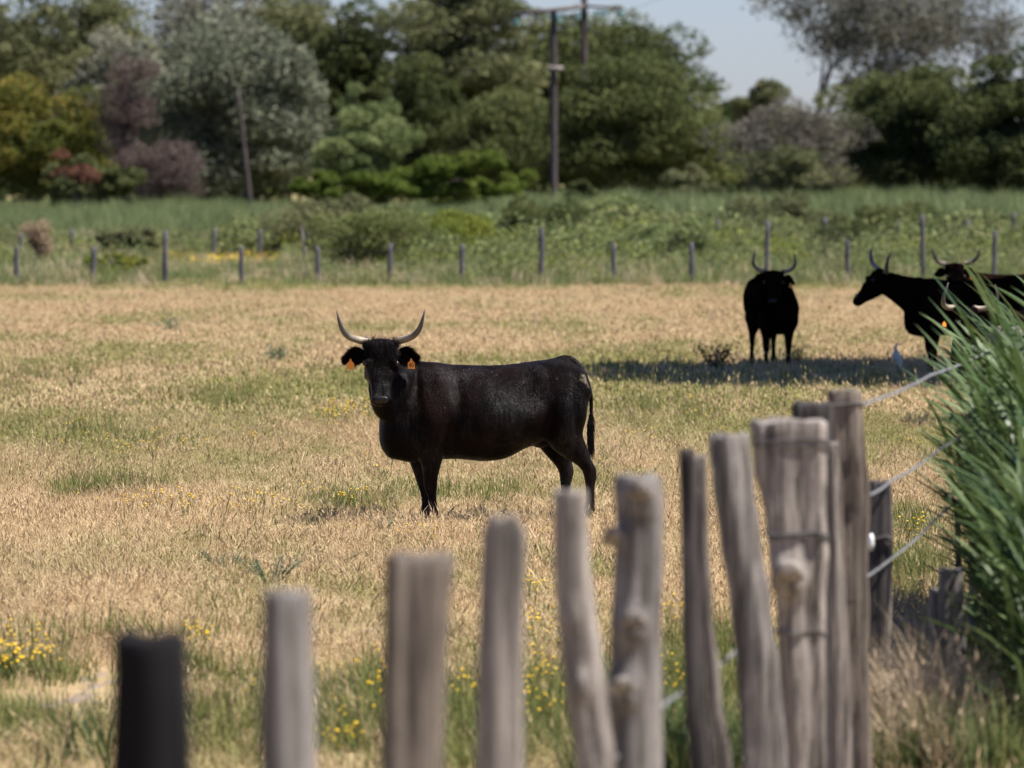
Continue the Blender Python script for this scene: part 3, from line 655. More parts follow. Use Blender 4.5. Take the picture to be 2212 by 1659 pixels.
# ------------------------------------------------------------------ foliage builders
def leaf_quads(C, n_, size, tone, asp=1.8, up=.3, r=None):
    """n rhombic leaves at centres C"""
    r = r or rng; m = len(C); nrm = r.normal(0, 1, (m, 3)); nrm[:, 2] += up; nrm /= np.linalg.norm(nrm, axis=1, keepdims=True)
    t = r.normal(0, 1, (m, 3)); t -= nrm*np.sum(t*nrm, 1, keepdims=True); t /= np.linalg.norm(t, axis=1, keepdims=True); b = np.cross(nrm, t)
    s = (size*r.uniform(.6, 1.4, m))[:, None]
    V = np.stack([C-t*s*.5, C+b*s*.5/asp, C+t*s*.5, C-b*s*.5/asp], 1).reshape(-1, 3)
    return V, np.arange(m*4).reshape(-1, 4), np.repeat(tone, 4)
def limb_tube(mb, a, b, r0, r1, wob=.08, seg=4, n=6, r=random):
    a = Vector(a); b = Vector(b); L = (b-a).length; pts = []
    for i in range(seg+1):
        t = i/seg; p = a.lerp(b, t)
        if 0 < i < seg: p += Vector((r.uniform(-1, 1), r.uniform(-1, 1), r.uniform(-.5, .5)))*L*wob
        pts.append(p)
    mb.tube(pts, [r0+(r1-r0)*i/seg for i in range(seg+1)], n); return pts
def dense_tree(name, label, cat, box, d, mat, nclump=46, nleaf=170, leaf=.34, group=None, seed=0, bark=None, trunkx=None, lump=.3, asp=1.8, cr=.15, hollow=True, depth=None, stems=1):
    """box = picture box of the crown (x0,ytop,x1,ybot) at depth d"""
    r = np.random.default_rng(1000+seed); rr = random.Random(seed)
    x0, yt, x1, yb = box; a = at(x0, yb, d); b = at(x1, yt, d); w_ = b.x-a.x; cxw = (a.x+b.x)/2; z0 = max(a.z, .25); z1 = b.z; dep = depth or min(w_*.8, 9)
    cz = (z0+z1)/2; hz = (z1-z0)/2
    ph = r.uniform(0, 6.28, 8)
    cl = []
    while len(cl) < nclump:
        v = r.normal(0, 1, 3); v /= np.linalg.norm(v); q = math.atan2(v[2], v[0])
        rad = (1-lump*.5)+lump*.5*math.sin(2*q+ph[0])*.7+lump*.35*math.sin(5*q+ph[1])+lump*.2*math.sin(3*v[1]*3+ph[2])
        rad *= 1.13*(r.uniform(.48, .98) if hollow else r.uniform(.1, .92)**.6)
        cl.append((cxw+v[0]*w_/2*rad, d+v[1]*dep/2*rad, cz+v[2]*hz*rad, min(w_, hz*2)*cr*r.uniform(.5, 1.5), r.random()))
    cl = np.array(cl)
    root = empty(name, (cxw, d, 0)); tag(root, label, cat, group)
    C = []; T = []
    for c in cl:
        m = int(nleaf*2.3*(.35+.6*(c[3]/(min(w_, hz*2)*cr))**2)); v = r.normal(0, 1, (m, 3)); v /= np.linalg.norm(v, axis=1, keepdims=True); k = r.uniform(.45, 1.08, m)[:, None]**.5
        p = np.array(c[:3])+v*k*c[3]*np.array([1.2, 1.1, .62])-np.array([0, 0, 1])*(np.abs(v[:, :1])*c[3]*.25); C.append(p); T.append(np.clip(c[4]*.55+r.random(m)*.45, 0, 1))
    C = np.concatenate(C); T = np.concatenate(T); kk = C[:, 2] > .05; C = C[kk]; T = T[kk]
    C -= np.array([cxw, d, 0])
    V, Fs, TT = leaf_quads(C, None, leaf*.68, T, asp, r=r); fast('crown', V, Fs, mat, root, False, {'tone': TT})
    mb = MB(); H_ = z1; tx = 0 if trunkx is None else trunkx-cxw
    for s in range(stems):
        bx = tx+(rr.uniform(-.12, .12)*w_ if stems > 1 else 0)
        r0 = max(.07, .022*H_)/(1+.25*(stems-1)); top = (bx*.4+rr.uniform(-.05, .05)*w_, rr.uniform(-.3, .3), z0+(z1-z0)*.62)
        tr = limb_tube(mb, (bx, 0, -.15), top, r0, r0*.35, .03, 6, 9, rr)
        for k in rr.sample(range(len(cl)), min(len(cl), 12)):
            c = cl[k]; base = tr[rr.choice([2, 3, 4, 5])]; limb_tube(mb, base, (c[0]-cxw, c[1]-d, c[2]), r0*.32, r0*.08, .07, 4, 5, rr)
    mb.build('trunk', bark or M['bark_dark'], root)
    return root
def branch_tree(name, label, cat, base, top_w, H_, mat, leafn, leaf, bark, seed, group=None, levels=5, lean=(0, 0), r0=.22, spread=.55, fork0=.3, twigs_only=False, up=.25, asp=2.2, puff=.35, first=3, wide=(1, 1, 1)):
    rr = random.Random(seed); r = np.random.default_rng(seed); root = empty(name, base); tag(root, label, cat, group); mb = MB(); ends = []
    def grow(p, dr, L, rad, lv):
        q = p; n = 3; pts = [p]; dd = dr.copy()
        for i in range(n):
            dd = (dd+Vector((rr.uniform(-1, 1), rr.uniform(-1, 1), rr.uniform(-.6, .8)))*.16).normalized(); q = q+dd*L/n; pts.append(q)
        r1 = rad*.66; mb.tube(pts, [rad+(r1-rad)*i/n for i in range(n+1)], 7 if lv < 2 else (5 if lv < 4 else 4), cap=False)
        if lv >= 2: ends.extend([(x, lv) for x in pts[1:]])
        if lv >= levels: return
        nb = first if lv == 0 else rr.choice([2, 3, 3])
        for k in range(nb):
            s = spread*(1 if lv else .9); v = Vector((rr.uniform(-1, 1), rr.uniform(-1, 1), rr.uniform(-.5, .7))); v = (dd+v*s*1.3+Vector((0, 0, up))).normalized()
            st = pts[-1] if (k < 2 or lv == 0) else pts[rr.choice([1, 2])]
            grow(st, v, L*rr.uniform(.66, .86), r1*(.85 if k == 0 else .65), lv+1)
    grow(Vector((0, 0, -.2)), Vector((lean[0], lean[1], 1)).normalized(), H_*fork0, r0, 0)
    mb.build('trunk', bark, root)
    if leafn:
        E = np.array([tuple(e[0]) for e in ends if e[1] >= 3]); k = r.integers(0, len(E), leafn); C = E[k]+r.normal(0, puff, (leafn, 3))
        cn = (np.sin(C[:, 0]*1.3+seed)+np.sin(C[:, 2]*1.7+2*seed))*.25+.5
        kk = C[:, 2] > .1; C = C[kk]; cn = cn[kk]
        V, Fs, TT = leaf_quads(C, None, leaf, np.clip(cn*.7+r.random(len(C))*.3, 0, 1), asp, r=r); fast('crown', V, Fs, mat, root, False, {'tone': TT})
    root.scale = wide
    return root

M['lf_dark'] = leaf_mat('dark_green_leaves', (.034, .048, .018), (.075, .092, .032), (.14, .15, .055))
M['lf_mid'] = leaf_mat('mid_green_leaves', (.05, .066, .022), (.105, .122, .042), (.19, .195, .075))
M['lf_olive'] = leaf_mat('olive_leaves', (.07, .08, .034), (.135, .145, .065), (.23, .225, .11))
M['lf_silver'] = leaf_mat('silver_green_leaves', (.072, .082, .052), (.14, .155, .10), (.26, .275, .195), .2)
M['lf_yellow'] = leaf_mat('yellow_green_leaves', (0.081, 0.115, 0.020), (0.155, 0.189, 0.034), (0.284, 0.270, 0.054), .35)
M['lf_lime'] = leaf_mat('bright_green_leaves', (.055, .085, .014), (.095, .135, .022), (.15, .185, .036), .35)
M['lf_pale'] = leaf_mat('pale_green_leaves', (.09, .12, .045), (.16, .20, .075), (.27, .30, .13), .35)
M['lf_grey'] = leaf_mat('grey_green_leaves', (.095, .095, .070), (.18, .178, .13), (.30, .29, .22), .2)
M['lf_brown'] = leaf_mat('dead_brown_leaves', (0.068, 0.049, 0.042), (0.115, 0.084, 0.073), (0.176, 0.135, 0.115), .15)
M['lf_tam'] = leaf_mat('tamarisk_twigs', (0.074, 0.065, 0.051), (0.128, 0.115, 0.092), (0.203, 0.182, 0.149), .15)
M['lf_tan'] = leaf_mat('tan_stalks', (.16, .11, .07), (.25, .175, .115), (.34, .25, .165), .15)
M['lf_weed'] = leaf_mat('weedy_leaves', (.085, .11, .035), (.16, .18, .062), (.27, .27, .11), .35)
M['lf_airy'] = leaf_mat('airy_grey_leaves', (.06, .06, .045), (.11, .108, .085), (.19, .185, .145), .2)
M['lf_rust'] = leaf_mat('rusty_leaves', (.10, .045, .03), (.15, .07, .045), (.20, .10, .06), .15)
M['lf_orange'] = leaf_mat('olive_orange_leaves', (0.068, 0.088, 0.020), (0.135, 0.142, 0.030), (0.297, 0.203, 0.047), .3)
M['lf_reed'] = leaf_mat('reed_leaves', (.015, .034, .008), (.048, .088, .022), (.15, .20, .08), .3, .45, .35)
M['lf_reedfar'] = leaf_mat('far_reed_leaves', (.075, .105, .042), (.145, .185, .075), (.26, .29, .14), .4)
M['lf_dry'] = leaf_mat('dry_plumes', (.36, .27, .17), (.50, .39, .26), (.62, .50, .36), .35)

TG = 'trees behind the reeds'
# big background trees (picture boxes at about 290-350 m)
dense_tree('tree', 'tall olive green tree at the top left, its crown cut by the frame', 'tree', (-60, -90, 330, 330), 335, M['lf_olive'], 75, 210, .42, TG, 1, lump=.25)
dense_tree('tree', 'tall grey green tree rising behind the silver poplar', 'tree', (260, -70, 620, 330), 345, M['lf_grey'], 60, 150, .42, TG, 2, lump=.3)
dense_tree('tree', 'broad dark tree left of the utility pole, crown higher than the frame', 'tree', (850, -110, 1160, 330), 325, M['lf_olive'], 80, 210, .42, TG, 3, lump=.2)
dense_tree('tree', 'dark green tree in the gap between the silver poplar and the broad dark tree', 'tree', (640, 10, 880, 330), 330, M['lf_dark'], 60, 180, .40, TG, 4, lump=.4)
dense_tree('tree', 'rounded dark green tree sloping down to open sky behind the pole', 'tree', (1080, 25, 1500, 400), 345, M['lf_dark'], 100, 210, .42, TG, 5, lump=.12)
dense_tree('tree', 'dark spreading tree with drooping boughs right of the utility pole', 'tree', (1190, 110, 1555, 450), 292, M['lf_mid'], 84, 230, .34, TG, 6, lump=.25)
dense_tree('tree', 'round mid green tree just left of the utility pole', 'tree', (960, 190, 1210, 430), 300, M['lf_mid'], 60, 190, .32, TG, 7, lump=.25)
dense_tree('poplar_tree', 'silver leaved poplar standing behind the leaning pole', 'tree', (330, 30, 700, 440), 296, M['lf_silver'], 110, 210, .30, TG, 8, M['bark'], lump=.2, asp=1.3)
dense_tree('tree', 'tapering dark green tree at right with a pointed top', 'tree', (1830, 100, 2110, 440), 285, M['lf_dark'], 80, 210, .34, TG, 9, lump=.4)
dense_tree('tree', 'dark green tree at the right edge with rusty shoots on top', 'tree', (2060, 90, 2330, 440), 280, M['lf_dark'], 76, 220, .34, TG, 10, lump=.35)
dense_tree('tree', 'yellowish green bushy tree at the left edge', 'tree', (-70, 170, 230, 430), 286, M['lf_orange'], 60, 190, .32, TG, 11, lump=.3)
dense_tree('tree', 'grey green tree filling the gap under the tall airy tree', 'tree', (1740, 190, 1960, 420), 300, M['lf_olive'], 46, 150, .34, TG, 12, lump=.35)
dense_tree('bush', 'low dark bush at the foot of the yellowish tree', 'bush', (60, 330, 330, 460), 272, M['lf_dark'], 40, 160, .30, None, 13)
dense_tree('bush', 'rust brown dying bush under the brown dead tree', 'bush', (95, 330, 240, 410), 266, M['lf_rust'], 24, 50, .2, None, 14, lump=.9)
dense_tree('bush', 'bright green broom bush spreading below the silver poplar', 'bush', (620, 350, 880, 450), 262, M['lf_lime'], 44, 180, .26, None, 15, lump=.3)
dense_tree('bush', 'bright green broom bush left of the utility pole foot', 'bush', (840, 310, 1150, 450), 266, M['lf_lime'], 54, 180, .26, None, 16, lump=.3)
dense_tree('bush', 'pale green willow bush behind the broom bushes', 'bush', (660, 235, 920, 400), 285, M['lf_pale'], 56, 150, .26, None, 17, lump=.35)
dense_tree('sapling', 'slim pale green sapling, left one of the two above the willow bush', 'sapling', (735, 170, 780, 300), 287, M['lf_pale'], 16, 60, .22, None, 18, lump=.4, cr=.3)
dense_tree('sapling', 'slim pale green sapling, right one of the two above the willow bush', 'sapling', (805, 180, 855, 310), 287, M['lf_pale'], 18, 60, .22, None, 19, lump=.4, cr=.3)
dense_tree('bush', 'shaggy grey green bush at the foot of the dark spreading tree', 'bush', (1420, 350, 1560, 460), 262, M['lf_olive'], 24, 110, .24, None, 20, lump=.5)
dense_tree('bush', 'small bright bush right of the utility pole foot', 'bush', (1205, 385, 1300, 450), 262, M['lf_mid'], 20, 100, .22, None, 21, lump=.4)
dense_tree('bush', 'small round pale bush against the dark tree right of the pole', 'bush', (1590, 150, 1710, 330), 310, M['lf_olive'], 26, 110, .3, None, 22, lump=.4)
dense_tree('tree', 'olive tree between the tall grey green one and the dark gap tree, high up', 'tree', (470, -60, 760, 260), 350, M['lf_olive'], 60, 170, .42, TG, 27, lump=.35)
dense_tree('tree', 'low dark tree closing the gap left of the round mid green one', 'tree', (800, 120, 1010, 400), 320, M['lf_dark'], 44, 170, .36, TG, 28, lump=.3)
dense_tree('tree', 'grey green tree behind the brown dead tree', 'tree', (130, 60, 420, 400), 310, M['lf_grey'], 60, 170, .36, TG, 29, lump=.35)
for i_, (lb, bx_, dd_, mt_) in enumerate([('leafy shrub behind the fence below the tall utility pole', (1060, 425, 1270, 600), 150, 'lf_mid'), ('pale leafy shrub straggling behind the round leafy one', (610, 405, 790, 560), 160, 'lf_olive'),
        ('broad weedy shrub behind the fence between utility pole and head-on cow', (1190, 405, 1430, 570), 166, 'lf_pale'), ('green scrub behind the dark little bush at right', (1840, 415, 2080, 560), 170, 'lf_mid'), ('scrub patch left of the dark little bush', (1540, 410, 1790, 560), 172, 'lf_olive'),
        ('low scrub between the dry weed clump and the tall post at left', (200, 490, 350, 590), 150, 'lf_olive')]):
    dense_tree('bush', lb, 'bush', bx_, dd_, M[mt_], 46, 260, .12, None, 120+i_, depth=5, lump=.55, cr=.22)
# grey brown tamarisk
p = at(1690, 440, 276); 
dense_tree('tamarisk', 'grey brown half-dead tamarisk between the dark trees', 'tree', (1560, 180, 1850, 430), 280, M['lf_tam'], 60, 110, .30, TG, 23, M['bark'], lump=.4, asp=4, stems=5)
dense_tree('bush', 'sparse green regrowth inside the tamarisk thicket', 'bush', (1600, 290, 1830, 440), 277, M['lf_olive'], 34, 80, .26, None, 24, lump=.5)
# brown dead tree left
dense_tree('dead_tree', 'purple brown dead tree leaning between the yellowish tree and the silver poplar', 'tree', (200, 95, 345, 350), 283, M['lf_brown'], 60, 90, .26, TG, 25, M['deadwood'], lump=.4, asp=5, stems=3)
dense_tree('dead_bush', 'brown leafless thicket at the foot of the silver poplar', 'bush', (240, 280, 440, 450), 278, M['lf_brown'], 60, 90, .26, None, 26, M['deadwood'], lump=.4, asp=5, stems=4)
# airy tall trees at upper right
b = at(1745, 400, 315); b.z = 0
branch_tree('airy_tree', 'tall thin-leaved grey tree with forked trunk against the sky', 'tree', b, 0, 10.5, M['lf_airy'], 12000, .17, M['bark'], 41, TG, levels=6, r0=.2, spread=1.0, fork0=.30, puff=.22, wide=(1.75, 1.5, 1.42))
b = at(1935, 400, 322); b.z = 0
branch_tree('airy_tree', 'thin-leaved grey tree right of the forked one, top out of frame', 'tree', b, 0, 10.5, M['lf_airy'], 6500, .17, M['bark'], 43, TG, levels=6, r0=.19, spread=.9, fork0=.30, puff=.22, wide=(1.5, 1.5, 1.35))
b = at(2190, 400, 318); b.z = 0
branch_tree('airy_tree', 'thin-leaved grey brown tree above the right edge dark tree', 'tree', b, 0, 10.5, M['lf_airy'], 6500, .17, M['bark'], 44, TG, levels=6, r0=.18, spread=.9, fork0=.30, puff=.22, wide=(1.5, 1.5, 1.35))
b = at(-20, 400, 280); b.z = 0
branch_tree('bare_tree', 'bare grey branches reaching in at the top left corner', 'tree', b, 0, 13, M['lf_grey'], 900, .22, M['bark'], 47, TG, levels=5, r0=.16, spread=.6, fork0=.4, puff=.3)
# distant wood filling the gaps low down
def far_wood():
    r = np.random.default_rng(77); n = 70000; x = r.uniform(-75, 75, n); top = 6.5+1.2*np.sin(x*.13)+.8*np.sin(x*.37+1)+.5*np.sin(x*.9); top = np.where(x > 10, 4.4+.6*np.sin(x*.5), top)
    z = r.random(n)**.8*top*1.35; y = r.uniform(368, 392, n); C = np.stack([x, y, z], 1)
    V, Fs, T = leaf_quads(C, None, .75, np.clip(.5+.35*np.sin(x*.8)+r.normal(0, .2, n), 0, 1), 1.5, r=r); o = fast('far_wood', V, Fs, M['lf_dark'], None, False, {'tone': T})
    tag(o, 'distant dark woodland closing the gaps between the trees', 'woodland', kind='stuff')
far_wood()

# offstage shade tree whose shadow the far cows stand in
dense_tree('shade_tree', 'spreading tree beyond the right edge shading the far cows', 'tree', (2100, -1100, 3330, -400), 72.4, M['lf_mid'], 150, 320, .28, None, 60, M['bark'], lump=.12, cr=.2, trunkx=12.6, depth=9.5, hollow=False)

# ------------------------------------------------------------------ far reeds, weeds and shrubs beyond the wire fence
reeds = [blades(44, .55, 1.1, 2.3, .038, .5, 301+i, 4, M['lf_reedfar'], name='reed_clump') for i in range(4)]
Cr = source_collection('reed_clumps', reeds)
def reed_field():
    k = 1106/F; P = []
    n = 34000; y = np.sqrt(rng.uniform(168**2, 284**2, n)); x = rng.uniform(-1, 1, n)*(k*y+3)
    px = CX+x/y*F; front = 182-18*np.clip((px-900)/900, -.4, 1)+6*np.sin(px*.011)+4*np.sin(px*.031)
    keep = y > front; x = x[keep]; y = y[keep]; px = px[keep]; n = len(x)
    s = rng.uniform(.5, 1.0, n)*(1+.16*np.sin(x*.35+y*.05)+.14*np.sin(x*1.1+y*.3)+.12*np.sin(x*2.7))*np.interp(px, [0, 700, 1100, 1400, 2212], [.60, .56, .66, .84, .80]); s *= np.interp(y, [180, 250, 284], [1, .8, .95])
    P = np.stack([x, y, np.zeros(n)], 1); sc = np.stack([s, s, s*rng.uniform(.7, 1.1, n)], 1)
    o = scatter('reed_bed', P, rng.uniform(0, 6.28, n), rng.normal(0, .12, (n, 2)), sc, rng.integers(0, 4, n), Cr)
    tag(o, 'green reed belt running in front of the tree line', 'reeds', kind='stuff')
reed_field()
def leafy_src(name, n, R, h, size, mat, seed, asp=1.8):
    r = np.random.default_rng(seed); v = r.normal(0, 1, (n, 3)); v /= np.linalg.norm(v, axis=1, keepdims=True); v *= (r.random((n, 1))**.45); v[:, 2] = np.abs(v[:, 2])
    C = v*np.array([R, R, h]); V, Fs, T = leaf_quads(C, None, size, r.random(n), asp, r=r); return fast(name, V, Fs, mat, None, False, {'tone': T}, link=False)
wsrc = [leafy_src('weed_clump', 300, .45, .62, .062, M[m], 400+i) for i, m in enumerate(['lf_olive', 'lf_weed', 'lf_yellow', 'lf_pale', 'lf_weed', 'lf_pale'])]
Cw = source_collection('weed_clumps', wsrc)
def weeds():
    k = 1106/F; n = 10000; y = np.sqrt(rng.uniform(127**2, 180**2, n)); x = rng.uniform(-1, 1, n)*(k*y+3); px = CX+x/y*F
    prof = np.interp(px, [0, 120, 330, 420, 560, 640, 720, 1000, 1200, 2212], [.55, .40, .25, .0, .0, .3, .75, .85, .8, .6])
    nz = .5+.5*np.sin(x*.9+y*.11)*np.sin(y*.2+x*.3)
    front = 127+np.interp(px, [0, 300, 600, 700, 2212], [2, 3, 10, 0, 0])
    keep = (rng.random(n) < prof*(.35+.65*nz)+(y > 160)*.5) & (y > front) & ~((px > 340) & (px < 620) & (y < 160))
    x, y, nz, px = x[keep], y[keep], nz[keep], px[keep]; n = len(x)
    s = rng.uniform(.5, 1.2, n)*(.65+.5*nz)*np.interp(y, [127, 136, 150, 165, 180], [.6, 1.0, 1.35, 1.5, 1.1])*np.interp(px, [300, 650, 900, 2212], [.85, 1.1, 1.4, 1.2]); sc = np.stack([s*1.1, s*1.1, s*rng.uniform(.7, 1.2, n)], 1)
    kind = rng.integers(0, 6, n); tall = y > 158; kind[tall] = rng.choice([0, 1, 4, 3], tall.sum())
    o = scatter('weed_thicket', np.stack([x, y, np.zeros(n)], 1), rng.uniform(0, 6.28, n), rng.normal(0, .15, (n, 2)), sc, kind, Cw)
    tag(o, 'yellowish green weeds and low scrub around the wire fences', 'weeds', kind='stuff')
    # rough grass of the same strip
    P_ = field_points(124, 190, 5.0, 3); c = source_collection('rough_grass_src', [blades(46, .5, .25, .70, .022, .5, 501+i, 3, M[m], name='rough_grass_clump') for i, m in enumerate(['lf_pale', 'gg', 'lf_dry', 'lf_pale'])])
    n = len(P_); vid = rng.choice([0, 1, 2, 3], n, p=[.40, .18, .20, .22]); s = rng.uniform(.6, 1.2, n); px = CX+P_[:, 0]/P_[:, 1]*F; s *= np.where((px > 330) & (px < 640) & (P_[:, 1] < 160), .5, 1)*np.interp(P_[:, 1], [124, 132], [.6, 1]); s = s*.9
    o = scatter('rough_grass', P_, rng.uniform(0, 6.28, n), rng.normal(0, .15, (n, 2)), np.stack([s, s, s], 1), vid, c)
    tag(o, 'long rough grass between the pasture and the reed belt', 'grass', kind='stuff')
    # strip of yellow flowers and rusty dock
    c = source_collection('flower_strip_src', [leafy_src('flower_clump', 34, .38, .4, .075, M['yellow'], 601)])
    n = 70; px = np.concatenate([rng.uniform(355, 600, n-30), rng.uniform(600, 720, 30)]); yy = np.concatenate([rng.normal(157, 3.0, n-30), rng.normal(158, 2, 30)])
    X_ = (px-CX)/F*yy; s = rng.uniform(.5, 1.0, n); o = scatter('yellow_flower_strip', np.stack([X_, yy, np.full(n, .05)], 1), rng.uniform(0, 6.28, n), np.zeros((n, 2)), np.stack([s, s, s*.8], 1), np.zeros(n, int), c)
    tag(o, 'strip of yellow flowers behind the wire fence at left', 'flowers', kind='stuff')
weeds()
dense_tree('bush', 'rust red dock patch behind the yellow flower strip', 'bush', (385, 538, 480, 560), 164, M['lf_rust'], 16, 70, .14, None, 70, depth=2)
dense_tree('bush', 'round leafy shrub right of the flower strip, against the fence', 'bush', (680, 425, 910, 615), 136, M['lf_weed'], 60, 200, .10, None, 71, depth=5, lump=.6, cr=.2)
dense_tree('bush', 'low yellow green shrub right of the round leafy one', 'bush', (870, 440, 1080, 600), 142, M['lf_yellow'], 44, 130, .10, None, 72, depth=4, lump=.4, cr=.2)
dense_tree('bush', 'dark little bush above the fence near the head-on cow', 'bush', (1785, 460, 1870, 540), 150, M['lf_dark'], 22, 110, .10, None, 73, depth=2, cr=.22)
dense_tree('bush', 'pale green shrub behind the two fence posts left of the head-on cow', 'bush', (1320, 470, 1570, 600), 141, M['lf_pale'], 44, 130, .10, None, 74, depth=4, lump=.4, cr=.2)
dense_tree('bush', 'green bush low against the fence at left', 'bush', (150, 545, 330, 615), 132, M['lf_yellow'], 34, 100, .10, None, 75, depth=3, lump=.4, cr=.2)
dense_tree('dry_dock', 'tall tan brown dry weed clump at the far left of the fence', 'weed', (48, 455, 118, 615), 136, M['lf_tan'], 26, 50, .15, None, 76, depth=.7, lump=.9, cr=.22, asp=6)

# ------------------------------------------------------------------ far wire fences
def simple_post(label, px, yt, d, wpx, group, lean=0.0, seed=0):
    rr = random.Random(seed); a = at(px, yt, d); r_ = wpx/F*d/2; root = fast_post = MB()
    n = 8; rings = []; H_ = a.z
    for i in range(8):
        t = i/7; z = -.15+(H_+.15)*t; cx = (t-1)*lean+rr.uniform(-.006, .006); k = r_*(1.1-.15*t)*rr.uniform(.92, 1.06)
        rings.append([(cx+k*math.cos(q)*rr.uniform(.93, 1.05), k*math.sin(q)*rr.uniform(.93, 1.05), z) for q in [2*math.pi*j/n for j in range(n)]])
    rings.append([(r_*.5*math.cos(q), r_*.5*math.sin(q), H_+.015) for q in [2*math.pi*j/n for j in range(n)]])
    root.ring_loft(rings); o = root.build('fence_post', M['farwood']); o.location = (a.x, d, 0); return tag(o, label, 'fence post', group)
row1 = [(35, 533), (203, 535), (357, 500), (521, 533), (685, 533), (843, 527), (998, 527), (1170, 493), (1325, 525), (1494, 525), (1658, 478), (1830, 518), (1992, 465), (2150, 500)]
names1 = ['beside the dry brown weed clump', 'darker, left of the tall one by the flower strip', 'taller, at the left end of the yellow flower strip', 'in front of the yellow flower strip', 'at the left edge of the round leafy shrub', 'in front of the round leafy shrub', 'tilted, above the nearest cow', 'tall, below the utility pole',
          'between the tall one under the utility pole and the pale shrub', 'left of the head-on cow in shade', 'tall, directly behind the head-on cow', 'between the head-on cow and the profile cow', 'tall, behind the back of the profile cow', 'at the far right behind the reeds']
G1 = 'posts of the wire fence at the pasture edge'
for i, (x, y) in enumerate(row1): simple_post('grey wooden fence post '+names1[i], x, y, 127, 10.5, G1, rng.uniform(-.04, .04), i)
row2 = [(45, 505), (155, 497), (252, 500), (463, 495), (562, 497), (865, 493), (968, 488), (1065, 497), (1243, 488), (1550, 476), (1782, 470), (1940, 478), (2090, 476), (2190, 460)]
names2 = ['behind the dry brown weed clump', 'between the two leftmost near posts', 'right of the darkest near post at left', 'at the middle of the yellow flower strip', 'at the right end of the yellow flower strip', 'showing over the round leafy shrub', 'just left of the tilted near post', 'over the low yellow green shrub', 'right of the tall post under the utility pole', 'left of the post behind the head-on cow', 'beside the dark little bush', 'above the profile cow head', 'above the right hand cows', 'at the right edge above the reeds']
for i, (x, y) in enumerate(row2): simple_post('grey wooden post of the back fence '+names2[i], x, y, 158, 9.5, 'posts of the second fence behind', rng.uniform(-.05, .05), 40+i)
for k, z in enumerate((.45, .80, 1.1)):
    mb = MB(); mb.tube([((x-CX)/F*127, 126.94, z+.01*((i*7) % 3)) for i, (x, y) in enumerate([(-150, 0)]+row1+[(2400, 0)])], .0018, 4)
    tag(mb.build('fence_wire', M['farwood']), ('lowest', 'middle', 'top')[k]+' strand of thin wire along the fence at the pasture edge', 'wire', 'wire strands of the far fence')
# leaning dead snag in the weeds
mb = MB(); b = at(655, 600, 140); mb.tube([(b.x, 140, -.1), (b.x+.03, 140, .7), (b.x-.05, 140.1, 1.2)], [.05, .04, .015], 7); mb.tube([(b.x+.03, 140, .7), (b.x+.16, 140, 1.1)], [.03, .01], 6)
tag(mb.build('dead_stump', M['bark']), 'pale forked dead stick poking from weeds left of the round shrub', 'dead stick')

# ------------------------------------------------------------------ poles
def pole(label, x, yt, d, r0, r1, xb=None):
    a = at(x, yt, d); bx = (at(xb, yt, d).x if xb else a.x); root = empty('utility_pole', (bx, d, 0)); tag(root, label, 'utility pole', 'wooden poles before the trees')
    mb = MB(); n = 10; pts = [(0+(a.x-bx)*t, 0, -.3+(a.z+.3)*t) for t in [i/n for i in range(n+1)]]; mb.tube(pts, [r0+(r1-r0)*i/n for i in range(n+1)], 10); mb.build('pole', M['pole'], root)
    return root, a
def insulators(root, base, pts, d):
    for (x, y, s) in pts:
        p = at(x, y, d); mb = MB(); lx, ly, lz = p.x-base.x, 0, p.z
        for k in range(3): mb.ring_loft([[(lx+r_*math.cos(q), -.12+r_*math.sin(q), lz-.11*k+dz) for q in [2*math.pi*j/10 for j in range(10)]] for r_, dz in ((.05, .05), (.17*s, .02), (.19*s, -.02), (.06, -.045))])
        mb.build('insulator', M['glassgreen'], root)
DP = 283
r1_, a1 = pole('tall brown utility pole with slanting crossarm and teal insulators', 1196, 20, DP, .19, .16)
mb = MB(); L = at(1108, 32, DP); Rr = at(1262, 14, DP); mb.tube([(L.x-a1.x, -.2, L.z), (Rr.x-a1.x, -.2, Rr.z)], .13, 6); mb.build('crossarm', M['bark'], r1_)
mb = MB(); p1 = at(1182, 148, DP); p2 = at(1217, 147, DP); mb.box(((p1.x+p2.x)/2-a1.x, -.22, p1.z), ((p2.x-p1.x)/2, .12, .12)); mb.build('bracket', M['wood_pale'], r1_)
insulators(r1_, a1, [(1116, 44, 1.35), (1206, 36, 1.25), (1160, 34, .8)], DP)
mb = MB(); q1 = at(1128, 62, DP); q2 = at(1168, 38, DP); mb.tube([(q1.x-a1.x, -.25, q1.z), (q2.x-a1.x, -.25, q2.z)], .035, 5); mb.build('stay_rod', M['wood_pale'], r1_)
r2_, a2 = pole('second utility pole behind the slanting crossarm, its top cut by the frame', 1262, -40, 301, .20, .17)
for z_, y0, y1_, xx0, xx1 in ((0, 12, 18, 1240, 1342),):
    mb = MB(); L = at(xx0, y0, 301); Rr = at(xx1, y1_, 301); mb.tube([(L.x-a2.x, -.2, L.z), (Rr.x-a2.x, -.2, Rr.z)], .08, 6); mb.build('crossarm', M['pole'], r2_)
insulators(r2_, a2, [(1290, 24, 1.0), (1305, 24, 1.0), (1340, 26, 1.0), (1250, 30, .8)], 301)
pole('thin dark leaning pole in front of the silver poplar', 514, 195, 275, .12, .09, 545)
for (xa, ya, xb, yb_, nm) in ((1342, 30, 1700, -190, 'thin power line rising right from the second pole'), (1116, 46, 700, 30, 'thin power line sagging left from the slanting crossarm')):
    A = at(xa, ya, 287); B = at(xb, yb_, 300); mb = MB(); mb.tube([A.lerp(B, t)-Vector((0, 0, 1.2*t*(1-t)*2)) for t in [i/10 for i in range(11)]], .014, 4); tag(mb.build('power_line', M['pole']), nm, 'cable')

